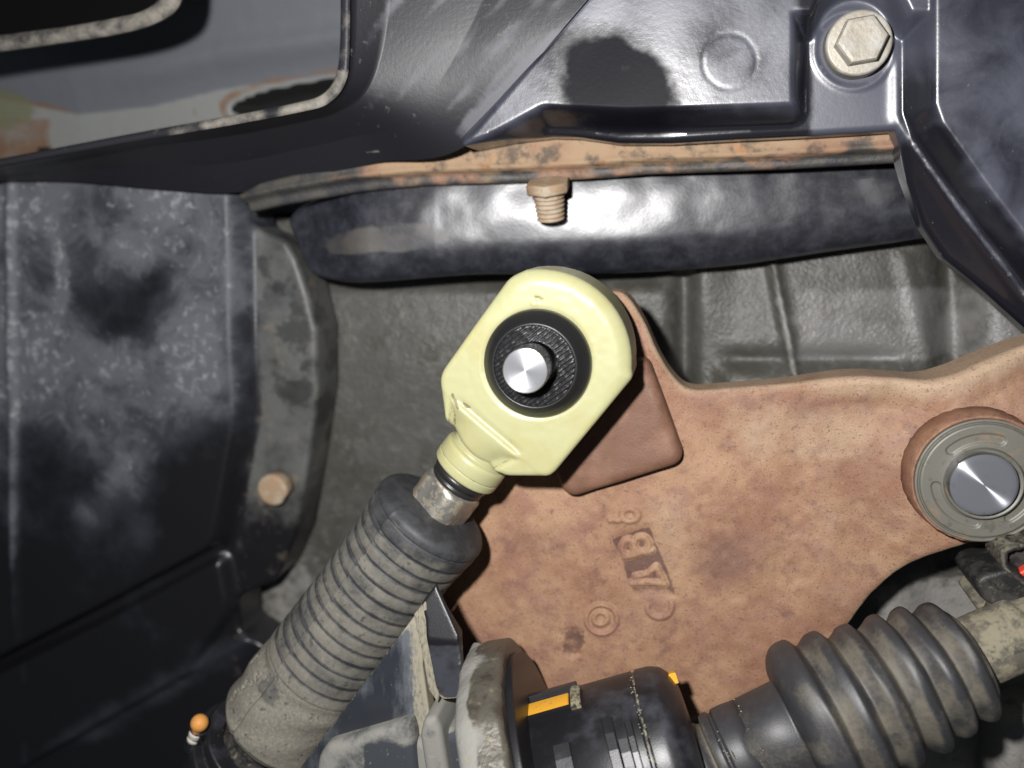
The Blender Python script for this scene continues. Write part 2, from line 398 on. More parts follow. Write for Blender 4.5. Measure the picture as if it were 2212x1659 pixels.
m_chassis = material('chassis_paint', (.15, .16, .18), .45, 0.0, .5,
    layers=[dict(col=(.27, .28, .27), mask='pale', lo=.2, hi=.8), dict(col=(.20, .105, .05), mask='rust', scale=.1, lo=.42, hi=.95, k=1.1, amt=.95, rough=.8),
            dict(col=(.17, .17, .085), mask='green', lo=.3, hi=.9, amt=.8), dict(col=(.005, .005, .005), mask='hole', lo=.4, hi=.6, rough=.9)], bump=[(.15, .3, 2)])
m_hex = material('dusty_bolt', (.36, .33, .275), .5, .3, .5, layers=[dict(col=(.43, .42, .385), scale=.3, lo=.45, hi=.65, amt=.8, metal=0), dict(col=(.25, .2, .13), scale=.7, lo=.56, hi=.7, amt=.6, metal=0)], bump=[(1.5, .06, 3)])
m_stud = material('rusty_stud', (.36, .25, .16), .65, 0.0, .4, layers=[dict(col=(.42, .36, .27), scale=.3, lo=.45, hi=.6, amt=.8), dict(col=(.42, .19, .07), scale=.22, lo=.55, hi=.7, amt=.7), dict(col=(.14, .1, .07), scale=.8, lo=.58, hi=.7, amt=.6)], bump=[(1.5, .1, 3)])
m_house = material('black_housing', (.010, .010, .012), .38, 0.0, .5,
    layers=[dict(col=(.055, .057, .07), mask='dust', scale=.2, lo=.5, hi=.9, k=.8, amt=.8, rough=.45), dict(col=(.34, .31, .2), mask='grime', scale=1.2, lo=.62, hi=.95, k=.9, amt=.9, rough=.9)], bump=[(4, .02, 2)])
m_grey = material('grey_dusty_plastic', (.045, .05, .057), .55, 0.0, .4,
    layers=[dict(col=(.24, .235, .21), mask='dust', scale=.45, lo=.30, hi=.85, k=1.3, amt=.9, rough=.85, detail=10, rg=.72), dict(col=(.34, .31, .23), scale=.9, lo=.6, hi=.75, amt=.5, rough=.9)], bump=[(3, .05, 3)])
m_fin = material('scuffed_plastic', (.022, .025, .032), .48, 0.0, .5,
    layers=[dict(col=(.12, .13, .145), mask='dust', scale=.25, lo=.42, hi=.85, k=.9, amt=.85, rough=.6, detail=8), dict(col=(.32, .29, .21), mask='grime', scale=1.4, lo=.5, hi=.95, k=1.0, amt=.85, rough=.9), dict(col=(.3, .3, .28), scale=1.0, lo=.66, hi=.74, amt=.5)],
    bump=[(3, .04, 3)], stretch=(1.6, .55, 1))
m_plate = material('cast_bracket', (.10, .092, .075), .42, .2, .5,
    layers=[dict(col=(.055, .045, .035), scale=.25, lo=.48, hi=.62, amt=.85, rough=.35), dict(col=(.23, .225, .205), mask='dust', scale=.5, lo=.40, hi=.95, k=1.2, amt=.95, detail=9, rough=.85, metal=0), dict(col=(.3, .26, .15), scale=.35, lo=.6, hi=.72, amt=.6, rough=.8)], bump=[(.7, .3, 4), (3, .06, 2)])
m_yellow = material('yellow_clip', (.72, .36, .03), .4, 0.0, .5, layers=[dict(col=(.3, .2, .08), scale=.8, lo=.55, hi=.72, amt=.6, rough=.8)], bump=[(1, .05, 2)])
m_orange = material('orange_pin', (.60, .27, .06), .6, 0.0, .5, layers=[dict(col=(.35, .2, .1), scale=.8, lo=.5, hi=.72, amt=.6, rough=.8)], sss=(.3, (1, .5, .2), .001))
m_red = material('red_lock', (.65, .05, .02), .45)
m_white = material('white_tape', (.5, .47, .42), .5)
m_sandy = material('sandy_black_plastic', (.016, .016, .016), .5, 0.0, .4,
    layers=[dict(col=(.26, .235, .165), mask='dust', scale=1.3, lo=.45, hi=.85, k=1.0, amt=.9, rough=.95, detail=4), dict(col=(.06, .055, .05), scale=.3, lo=.45, hi=.6, amt=.7)], bump=[(2.2, .08, 3)])
m_sand = material('sand', (.36, .32, .22), .9)
m_deep = material('black_void', (.004, .004, .004), .9, 0, .1)

ONE = lambda px, py, d: np.ones_like(px)

# ------------------------------------------------------------------ setting: the dark bottom of the bay
def quad(name, pts, mat, parent=None):
    return obj(name, pts, [(0, 1, 2, 3)], mat, parent, smooth=False)
fb = quad('engine_bay_floor', [P(-900, 2500, -120), P(3100, 2500, -120), P(3100, -900, -120), P(-900, -900, -120)], m_deep)
fb["kind"] = "structure"; fb["label"] = "black unlit bottom of the engine bay"; fb["category"] = "floor"

# ------------------------------------------------------------------ gearbox casing
def casing():
    t = thing('gearbox_casing', P(1300, 900, -60), 'oily grey-brown cast gearbox casing behind the rusty lever', 'gearbox')
    out = [(560, 470), (2500, 470), (2500, 1900), (300, 1900), (300, 1350), (520, 1000)]
    def h(px, py, d):
        z = 2.0*(vn(px, py, .006, 3)-.5)
        z += -6*np.exp(-((px-1478)/22)**2)*sm(560, 600, py)*(1-sm(820, 900, py))
        z += 3.0*sm(1495, 1530, px)*(1-sm(760, 800, py+.03*(px-1500)))*0-0
        led = sm(770, 800, py)*sm(1530, 1590, px)*(1-sm(1900, 1990, px))
        z += -2.5*np.exp(-((py-785)/22)**2)*sm(1540, 1600, px)*(1-sm(1880, 1960, px)) + 3*led
        z += 3.2*np.exp(-(segd(px, py, 1668, 560, 1714, 800)/11)**2)+.9*np.exp(-(segd(px, py, 1958, 560, 2004, 780)/20)**2)
        z += 14*sm(1690, 1850, px)*sm(1100, 1180, py)
        z += -9*sm(1500, 1650, px)*(1-sm(520, 800, py))*0
        z += -0.012*np.clip(740-py, 0, 300)*sm(1500, 1600, px)
        z += -7*np.exp(-((px-2075)/50)**2)*(1-sm(780, 860, py))
        z += 2.5*sm(0, 1, np.clip(1-np.abs(px-(700+.0*py))/26, 0, 1))*0
        z += -5*(1-sm(585, 640, py))*(1-sm(1400, 1500, px))
        return z
    masks = dict(pale=lambda px, py, d: .95*sm(1780, 1900, px)*sm(1150, 1220, py)+.35*sm(1120, 1300, py)*(1-sm(650, 760, px))+.25*blob(px, py, 1850, 700, 260, 130)+.5*blob(px, py, 590, 1300, 160, 200)+.75*np.exp(-(segd(px, py, 1668, 585, 1712, 800)/9)**2)+.3*np.exp(-(segd(px, py, 1958, 560, 2004, 780)/14)**2),
                 wet_sheen=lambda px, py, d: sm(1540, 1750, px)*(1-sm(770, 800, py))*sm(585, 640, py)*.9+.5*blob(px, py, 1420, 600, 120, 60))
    sheet('casting', out, -40, m_cast, t, h, 30, .9, 1.5, masks)
    lathe('plug', rprof([(0, 2.6), (5, 2.6), (6, 1.8), (6, 0)], .5), P(667, 700, -40), (0, 0, 1), m_cast, t, 20,
          masks=dict(pale=lambda T, H: np.ones_like(T), wet_sheen=lambda T, H: np.ones_like(T)))
    return t
casing()

# ------------------------------------------------------------------ selector lever
lever_out = spline([(1180, 700), (1290, 640), (1345, 634), (1388, 690), (1420, 760), (1452, 812), (1490, 842), (1560, 841), (1700, 829), (1830, 811), (1920, 813),
    (1995, 817), (2060, 801), (2130, 772), (2230, 737), (2420, 690), (2480, 900), (2420, 1120), (2290, 1150), (2140, 1150), (2060, 1168), (1990, 1198), (1925, 1248),
    (1872, 1300), (1820, 1372), (1740, 1452), (1640, 1520), (1520, 1552), (1300, 1640), (1100, 1640), (930, 1600), (880, 1420), (910, 1220), (1000, 1060), (1040, 900)], 5, True)
def lever():
    t = thing('selector_lever', P(1500, 1000, -7), 'rusty brown cast iron selector lever with raised casting letters', 'lever')
    def ring(px, py, cx, cy, rx, ry, w): return np.abs(np.hypot((px-cx)/rx, (py-cy)/ry)-1)*min(rx, ry)-w
    panel = [(1325, 1165), (1402, 1140), (1460, 1288), (1374, 1284)]
    def glyph(px, py):
        d = ring(px, py, 1361, 1111, 17, 13, 5)
        d = np.minimum(d, segd(px, py, 1318, 1121, 1338, 1122)-5)
        d = np.minimum(d, ring(px, py, 1357, 1184, 13, 17, 5)); d = np.minimum(d, ring(px, py, 1386, 1177, 16, 17, 5.5))
        d = np.minimum(d, segd(px, py, 1349, 1204, 1409, 1190)-5)
        d = np.minimum(d, segd(px, py, 1365, 1258, 1436, 1261)-5.5)
        d = np.minimum(d, lined(px, py, [(1372, 1246), (1400, 1240), (1418, 1224), (1432, 1252)])-5)
        a = np.abs(np.hypot(px-1425, py-1306)-27)-5; a = np.where(py > 1306-.2*(px-1425), a, np.minimum(np.hypot(px-1399, py-1309), np.hypot(px-1451, py-1300))-5)
        d = np.minimum(d, a)
        d = np.minimum(d, ring(px, py, 1300, 1337, 33, 31, 3.5)); d = np.minimum(d, ring(px, py, 1298, 1335, 15, 13, 4))
        return d
    def h(px, py, d):
        g = glyph(px, py)
        z = .62*(1-sm(-2, 3, g))
        z += -.4*sm(-16, 8, polysd(px, py, panel))
        z += .8*(vn(px, py, .012, 5)-.5)+.25*(vn(px, py, .05, 6)-.5)
        z += .5*(1-sm(18, 26, np.hypot(px-1185, py-1205)))*0
        z += -.5*blob(px, py, 1237, 1385, 26, 34, 0, .2, 3)
        # swelling up into the hub
        z += 3.5*(1-sm(150, 300, np.hypot((px-2130), (py-1040))))
        # upturned top edge on the right
        e = lined(px, py, [(1700, 829), (1920, 813), (1995, 817), (2060, 801), (2230, 737), (2420, 690)])
        z += 2.0*(1-sm(0, 75, e))*sm(1650, 1900, px)
        return z
    def dark(px, py, d):
        a = .88*sm(-16, 4, polysd(px, py, panel))*sm(-1, 6, glyph(px, py))*(1-.5*sm(1250, 1300, py))
        a = np.maximum(a, blob(px, py, 1237, 1385, 30, 38, 0, .2, 3)*.75)
        a = np.maximum(a, .45*(1-sm(4, 30, lined(px, py, [(1185, 1130), (1160, 1180), (1210, 1215), (1260, 1190)]))))
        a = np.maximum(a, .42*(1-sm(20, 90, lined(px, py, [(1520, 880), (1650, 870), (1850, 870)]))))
        a = np.maximum(a, .4*blob(px, py, 1640, 1250, 150, 120, 30)); a = np.maximum(a, .35*blob(px, py, 1540, 1180, 90, 70, 0, .3, 4))
        a = np.maximum(a, .45*(1-sm(150, 190, np.hypot(px-2125, py-1035))))
        return a
    def patch_(px, py, d):
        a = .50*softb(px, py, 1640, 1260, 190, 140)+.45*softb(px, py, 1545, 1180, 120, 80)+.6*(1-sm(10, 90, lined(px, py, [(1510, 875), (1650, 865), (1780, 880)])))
        a += .5*softb(px, py, 1180, 1180, 110, 90)+.4*softb(px, py, 1480, 1420, 160, 60)+.5*softb(px, py, 1880, 1000, 90, 60)+.35*softb(px, py, 1750, 1080, 120, 90)+.55*(1-sm(130, 230, np.hypot(px-2125, py-1037)))
        return a
    def pale(px, py, d):
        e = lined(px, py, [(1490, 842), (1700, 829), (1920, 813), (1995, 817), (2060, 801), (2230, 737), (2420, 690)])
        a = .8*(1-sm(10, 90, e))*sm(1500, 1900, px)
        a = np.maximum(a, .75*(1-sm(3, 16, d*11))); a = np.maximum(a, .45*blob(px, py, 1460, 1180, 60, 90, 20)); a = np.maximum(a, .18+.25*sm(1350, 2000, px)); a = np.maximum(a, .62*softb(px, py, 1750, 930, 260, 90)); a = np.maximum(a, .5*softb(px, py, 1450, 1130, 70, 110))
        return a
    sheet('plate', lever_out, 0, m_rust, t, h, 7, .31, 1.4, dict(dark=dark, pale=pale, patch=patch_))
    pad = fillet([(1398, 770, 30), (1482, 1000, 34), (1222, 1082, 34), (1130, 860, 30)], 0, 8)
    sheet('pad', pad, 4.5, m_rustpad, t, lambda px, py, d: .35*(vn(px, py, .03, 2)-.5), 6, .45, 1.8)
    A = P(2122, 1037, 8.3)
    rag = lambda T, H, R: R+.04*np.sin(H*13+T*2)*(R > 9)+.05*np.sin(H*31)*(R > 9)+.03*np.sin(H*57)*(R > 9)
    lathe('hub', rprof([(-10, 11.9), (-1.5, 11.5), (0, 11.1), (-.1, 10.7), (-.6, 5.0)], .7), A, (0, 0, 1), m_rust, t, 96, rag,
          masks=dict(dark=lambda T, H: .55+0*T, pale=lambda T, H: .1+0*T, patch=lambda T, H: .5+0*T))
    return t
lever()

# pivot washer with arc slots, and the pivot shaft
SL = 75
def washer():
    A = P(2122, 1038, 8.6)
    t = thing('pivot_washer', A, 'greenish grey slotted washer around the large steel shaft end', 'washer')
    prof = rprof([(-.6, 10.7), (.5, 10.7), (.55, 10.3), (.15, 10.1), (.2, 10.0), (.7, 9.85), (.8, 9.6), (.8, 9.45)], .12)
    prof = prof+[(.8, r) for r in np.arange(9.4, 5.6, -.16)]+[(.8, 5.5), (-.5, 5.4)]
    def dr(T, H, R):
        a = np.degrees(np.mod(H, 2*math.pi)); dz = np.zeros_like(R)
        for a0, a1, r in ((SL, SL+62, 7.5), (SL+115, SL+190, 7.4), (SL+232, SL+300, 7.5)):
            am = (a0+a1)/2; da = np.mod(a-am+180, 360)-180; half = (a1-a0)/2
            arc = np.maximum(np.abs(da)-half, 0)*math.pi/180*r
            sd = np.hypot(arc, R-r)-.75; dz = np.maximum(dz, (1-sm(-.08, .10, sd)))
        return R, T-.5*dz*(T > .6)
    lathe('ring', prof, A, (0, 0, 1), m_washer, t, 320, dr)
    return t
washer()

def pin(name, A, r, h0, ch, label, smat, fmat):
    """turned steel pin: dark shank, bright faced end"""
    A = np.asarray(A); t = thing(name, A-np.array([0, 0, h0]), label, 'pin')
    lathe('shank', rprof([(-h0, r+.0), (-ch, r), (-ch*.3, r-.15)], .1), A, (0, 0, 1), smat, t, 72, cap=False, origin=A)
    lathe('end_face', [(-ch*.3, r-.15), (-.05, r-.5), (0, r-.62), (.0, r*.75), (.0, r*.5), (0, r*.25), (0, .02)], A, (0, 0, 1), fmat, t, 96, origin=A, cap=False)
    return t
pin('pivot_shaft', P(2127, 1049, 12.5), 5.35, 9, 1.0, 'large bright steel shaft end with a lathe-turned face inside the grey washer', m_steel2, m_steel)
for a0 in (0,):
    A = P(2124, 1044, 9.6)
    lathe('shaft_collar', rprof([(-.6, 6.2), (.8, 6.1), (1.2, 5.8), (.9, 5.3)], .15), A, (0, 0, 1), m_washer, bpy.data.objects['pivot_washer'], 72, cap=False)

# ------------------------------------------------------------------ gear cable with the nylon end
gc = thing('gear_cable', P(1018, 1000, 2), 'dusty ribbed rubber gear cable with pale yellow nylon end fitting', 'cable')
ZT = 20.0
def fitting():
    arc = [(1161+203*math.cos(math.radians(a)), 785-203*math.sin(math.radians(a))) for a in range(98, -10, -6)]
    out = fillet([(947, 812, 22), (1097, 600, 30)] + [(x, y, 0) for x, y in arc] + [(1366, 818, 14), (1197, 1022, 14), (1184, 1031, 10), (1092, 1031, 10), (1056, 1016, 12), (1018, 988, 14), (990, 955, 10), (981, 938, 8), (960, 915, 14)], 0, 6)
    a = np.array([-.59, .807])
    r0, r1 = np.array([975., 866.]), np.array([1124., 992.])     # ridge across the face
    rd = (r1-r0)/np.linalg.norm(r1-r0); rn = np.array([-rd[1], rd[0]])
    mid = np.array([1050., 925.])
    def sw(px, py):
        s = (px-mid[0])*rn[0]+(py-mid[1])*rn[1]; w = (px-mid[0])*rd[0]+(py-mid[1])*rd[1]
        return s, w
    def h(px, py, d):
        s, w = sw(px, py); aw = np.abs(w)
        hw = np.interp(s, [0, 20, 55, 130], [98, 80, 66, 60])      # half width of the hood over the neck
        crown = .45-.014*np.clip(s, 0, 200)-(w/12.3)**2/(2*7.0)*sm(0, 60, s)
        low = -.1-.002*np.clip(s, 0, 200)
        body = low+(crown-low)*sm(-6, 12, hw-aw)-.55*np.exp(-((hw-aw+2)/6.)**2)*sm(4, 26, s)
        z = body*sm(-4, 5, s)
        z -= .25*np.exp(-((s+9)/6.)**2)*(1-sm(70, 100, aw))
        r = np.hypot(px-1161, py-785)
        far = sm(-.2, .8, ((px-1161)*.6-(py-785)*.8)/np.maximum(r, 1))
        z += -.9*far*sm(3.2, 0, d)**2
        z += -.03*np.exp(-((r-150)/7)**2)*(1-far)
        z += -.2*(1-sm(118, 124, r))
        z += -.25*blob(px, py, 1163, 646, 9, 5, 10, .3)+.2*blob(px, py, 1154, 655, 7, 6)
        z += .05*(vn(px, py, .08, 8)-.5)
        return z
    def dirt(px, py, d):
        s, w = sw(px, py)
        a = np.exp(-((s+9)/6.)**2)*sm(-95, -60, w)*(1-sm(60, 95, w))*np.clip(1.7*vn(px, py, .05, 4)-.1, 0, 1)
        a = np.maximum(a, .8*(1-sm(2, 7, segd(px, py, 978, 853, 990, 880)))); a = np.maximum(a, .7*(1-sm(2, 6, segd(px, py, 980, 890, 977, 930))))
        a = np.maximum(a, .8*(1-sm(1, 6, segd(px, py, 1156, 640, 1172, 645)))); a = np.maximum(a, .45*(1-sm(118, 124, np.hypot(px-1161, py-785))))
        a = np.maximum(a, .5*(1-sm(1, 5, segd(px, py, 1322, 705, 1326, 712))))
        a = np.maximum(a, .40*sm(20, 110, s)*vn(px, py, .06, 3)); a = np.maximum(a, .62*softb(px, py, 1125, 965, 80, 34)*vn(px, py, .1, 2)); a = np.maximum(a, .7*np.exp(-((np.interp(s, [0, 20, 55, 130], [98, 80, 66, 60])-np.abs(w)+3)/4.)**2)*sm(2, 14, s))
        return a+.12
    o = sheet('end_fitting', out, ZT, m_nylon, gc, h, 13, .33, 1.0, dict(dirt=dirt)); o["label"] = "pale yellow nylon end fitting"
fitting()

def bush():
    A = P(1161, 785, ZT)
    b = lathe('bush', rprof([(-6, 9.3), (.1, 9.3), (.9, 9.15), (2.2, 8.1), (3.0, 7.3), (3.25, 7.0)], .3), A, (0, 0, 1), m_print, gc, 96, origin=A, cap=False)
    b["label"] = "black 3D printed bush"
    # printed top face: parallel beads on the ring, each bead with real height
    c = .12; n = int(7.2/c)
    xs = np.arange(-n, n+1)*c; gx, gy = np.meshgrid(xs, xs, indexing='ij'); rr = np.hypot(gx, gy)
    ins = (rr < 7.12) & (rr > 4.15)
    ang = math.radians(-52); q = gx*math.cos(ang)+gy*math.sin(ang)
    bead = np.abs(np.sin(q*math.pi/.7))
    ph = vn(gx, gy, 1.3, 5); alt = gx*math.sin(ang)-gy*math.cos(ang)
    z = 3.2+.22*bead*(.7+.5*ph)+.05*(vn(gx, gy, 2.6, 9)-.5)
    z = np.where(rr > 6.8, 3.1, z)
    idx = np.arange(gx.size).reshape(gx.shape); I = ins
    F = []
    V = np.stack([gx, gy, z], -1).reshape(-1, 3)
    full = I[:-1, :-1] & I[1:, :-1] & I[1:, 1:] & I[:-1, 1:]
    for i, j in zip(*np.nonzero(full)): F.append((idx[i, j], idx[i+1, j], idx[i+1, j+1], idx[i, j+1]))
    used = np.unique(F); rm = np.full(len(V), -1); rm[used] = np.arange(len(used))
    obj('bush_face', V[used]+A, rm[np.array(F)], m_printflat, b, A)
    lathe('bush_rims', rprof([(2.7, 7.3), (3.32, 7.22), (3.34, 6.9), (2.9, 6.7)], .12), A, (0, 0, 1), m_print, b, 96, origin=A, cap=False)
    lathe('bush_bore', rprof([(2.7, 4.7), (3.3, 4.45), (3.3, 4.15), (.6, 4.1), (.4, 3.5)], .12), A, (0, 0, 1), m_print, b, 64, origin=A, cap=False)
bush()
pin('lever_pin', P(1134, 801, ZT+9.5), 3.7, 24, .35, 'small bright steel pin end standing in the black bush of the yellow fitting', m_steel2, m_steel3)

# cable axis
CA = P(1018, 1000, 13.2); CB = P(598, 1560, 15.0)
ce = (CB-CA)/np.linalg.norm(CB-CA); CL = np.linalg.norm(CB-CA)
dirty1 = dict(dirt=lambda T, H: .15+.5*np.exp(-((T-.3)/.25)**2))
col_ = lathe('collar', rprof([(-7, 5.6), (-2.9, 5.6), (-2.6, 5.8), (-2.4, 6.3), (-1.8, 6.5), (.1, 6.55), (.2, 6.42), (.35, 6.42), (.45, 6.55), (1.9, 6.5), (2.3, 6.0), (2.3, 4.2)], .35), CA, ce, m_nylon, gc, 80, masks=dirty1)
lathe('seal_ring', [(2.2, 4.4), (2.25, 5.0), (2.6, 5.45), (3.1, 5.6), (3.5, 5.5), (3.8, 5.25), (4.0, 4.9), (4.2, 5.2), (4.6, 5.3), (5.0, 5.1), (5.2, 4.4)], CA, ce, m_oring, gc, 64, lambda T, H, R: R+.06*np.sin(3*H+1))
def fer(T, H, R):
    a = np.mod(H+.35, math.pi/2)-math.pi/4           # four soft flats
    sq = np.minimum(1.13, 1/np.cos(a))*.94
    k = sm(5.0, 6.2, T); return R*(1-k)+R*sq*k+.04*np.sin(9*H+T*3)
lathe('ferrule', rprof([(4.9, 4.9), (5.2, 5.3), (5.8, 5.5), (12.6, 5.5), (12.6, 3)], .3), CA, ce, m_zinc, gc, 72, fer)

def boot():
    t0 = 11.0; end = CL+.5
    tr0 = 14.2; te = 14.2+(CL-14.2)*.70; pitch = (te-14.2)/14
    seam = 0.5                                     # angle of the moulding line
    T = np.concatenate([np.linspace(t0-.3, 14.1, 22), np.arange(14.2, te+2, .13), np.linspace(te+2, end, 60), [end+.6, end+.9, end+.9]])
    prof = [(t, 10.) for t in T]
    def dr(TT, HH, RR):
        dH = np.mod(HH-seam+math.pi, 2*math.pi)-math.pi
        side = np.tanh(dH*9)*(1-sm(2.4, 3.1, np.abs(dH)))
        x = (TT-tr0+.28*side*sm(14, 17, TT)+.10*np.sin(2*HH+TT*.4))/pitch
        u = np.mod(x, 1.0)
        lobe = np.clip(1-(2*u-1)**2, 0, 1)**.22
        amp = .55*sm(13.6, 14.6, TT)*(1-sm(te-2, te+1.2, TT))
        amp = amp*(1-.3*sm(24, 30, TT))
        R = 11.5-.7*sm(14, 24, TT)+.9*sm(30, CL, TT)-.3*np.exp(-((TT-te-2)/1.2)**2)
        R = R-amp*(1-lobe)
        # rounded shoulder at the top and a tucked hem at the bottom
        k = np.clip((TT-(t0-.3))/3.2, 0, 1); R = np.where(TT < t0+2.9, 5.2+(R-5.2)*np.sqrt(np.clip(1-(1-k)**2.6, 0, 1)), R)
        R = R-1.2*sm(end-1.2, end+.9, TT)
        tail = sm(te, te+2.5, TT)
        R += tail*(.16*np.sin(2*HH+TT*.5)+.10*np.sin(5*HH-TT*.9))
        # moulding line: a fine flash, then a groove along the tail
        R += (.16*np.exp(-(dH/.03)**2))*(1-tail)-(.55*np.exp(-(dH/.035)**2))*tail
        # cracks in the tail
        for (a, b, c) in ((.15, .5, 1.1), (-.28, .62, .8)):
            R -= .5*tail*np.exp(-((dH-.55-a-.05*np.sin(TT*1.7+b*5)-.035*np.sin(TT*4.1)-.035*(TT-te-5)*c)/.028)**2)*(1-sm(CL-3, CL-1.5, TT))*sm(te+2.5, te+4, TT)
        R += .05*(vn(TT*1.0, HH*6, .8, 2)-.5)
        return R
    def dust(TT, HH):
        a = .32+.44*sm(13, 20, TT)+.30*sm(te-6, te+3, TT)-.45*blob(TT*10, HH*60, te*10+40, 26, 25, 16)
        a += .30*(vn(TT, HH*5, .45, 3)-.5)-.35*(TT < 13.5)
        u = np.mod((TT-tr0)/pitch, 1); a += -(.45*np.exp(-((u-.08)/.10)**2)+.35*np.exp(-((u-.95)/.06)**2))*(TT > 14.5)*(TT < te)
        return a
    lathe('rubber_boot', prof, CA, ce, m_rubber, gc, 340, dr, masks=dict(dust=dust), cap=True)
boot()

# socket the first cable ends in, with its orange locking pin
def socket():
    t = thing('cable_socket', CA+ce*(CL+14), 'dark cable socket with concentric rims at the lower end of the ribbed boot', 'socket')
    E0 = CA+ce*CL+np.array([0, 0, -1.5])
    ce2 = ce+np.array([0, 0, -.12])
    dm = dict(dust=lambda T, H: .25+.4*vn(T*3, H*5, .6, 2), grime=lambda T, H: .3+.3*vn(T*2, H*7, .5, 4))
    lathe('neck', rprof([(-3, 8.0), (2, 8.3), (6, 7.6), (8, 8.5), (16, 9.0), (24, 9)], .6), E0, ce2, m_sandy, t, 64, masks=dict(dust=lambda T, H: .2+.5*vn(T*3, H*5, .4, 3)))
    lathe('rim', rprof([(7.5, 9), (7.5, 12.2), (9.4, 12.4), (9.6, 11.2), (11.5, 11.4), (11.6, 13.6), (13.8, 13.8), (14.2, 12.0), (20, 12.2)], .5), E0, ce2, m_house, t, 96, masks=dm, cap=False)
    A = P(431, 1562, 21); B = P(408, 1625, 18.5); ax = (B-A)/np.linalg.norm(B-A)
    prof = [(-1.75, .01), (-1.7, .5), (-1.4, 1.1), (-.9, 1.55), (-.3, 1.75), (.4, 1.72), (1.0, 1.4), (1.5, 1.12), (2.2, .95), (4.8, .9), (4.9, 0.01)]
    o = lathe('locking_pin', prof, A, ax, m_orange, t, 40); o["label"] = "small orange locking pin with round head"
    lathe('pin_sleeve', rprof([(3.0, 1.1), (3.0, 1.35), (4.3, 1.35), (4.3, 1.0), (4.9, 1.0), (4.9, 1.35), (5.6, 1.35), (5.6, .8)], .1), A, ax, m_white, t, 32)
    g = lathe('pin_track', rprof([(2.2, 1.5), (2.2, 2.1), (9, 2.3), (9, 1.0)], .3), A+np.array([0, 0, -1.2]), ax, m_house, t, 32, masks=dm)
socket()

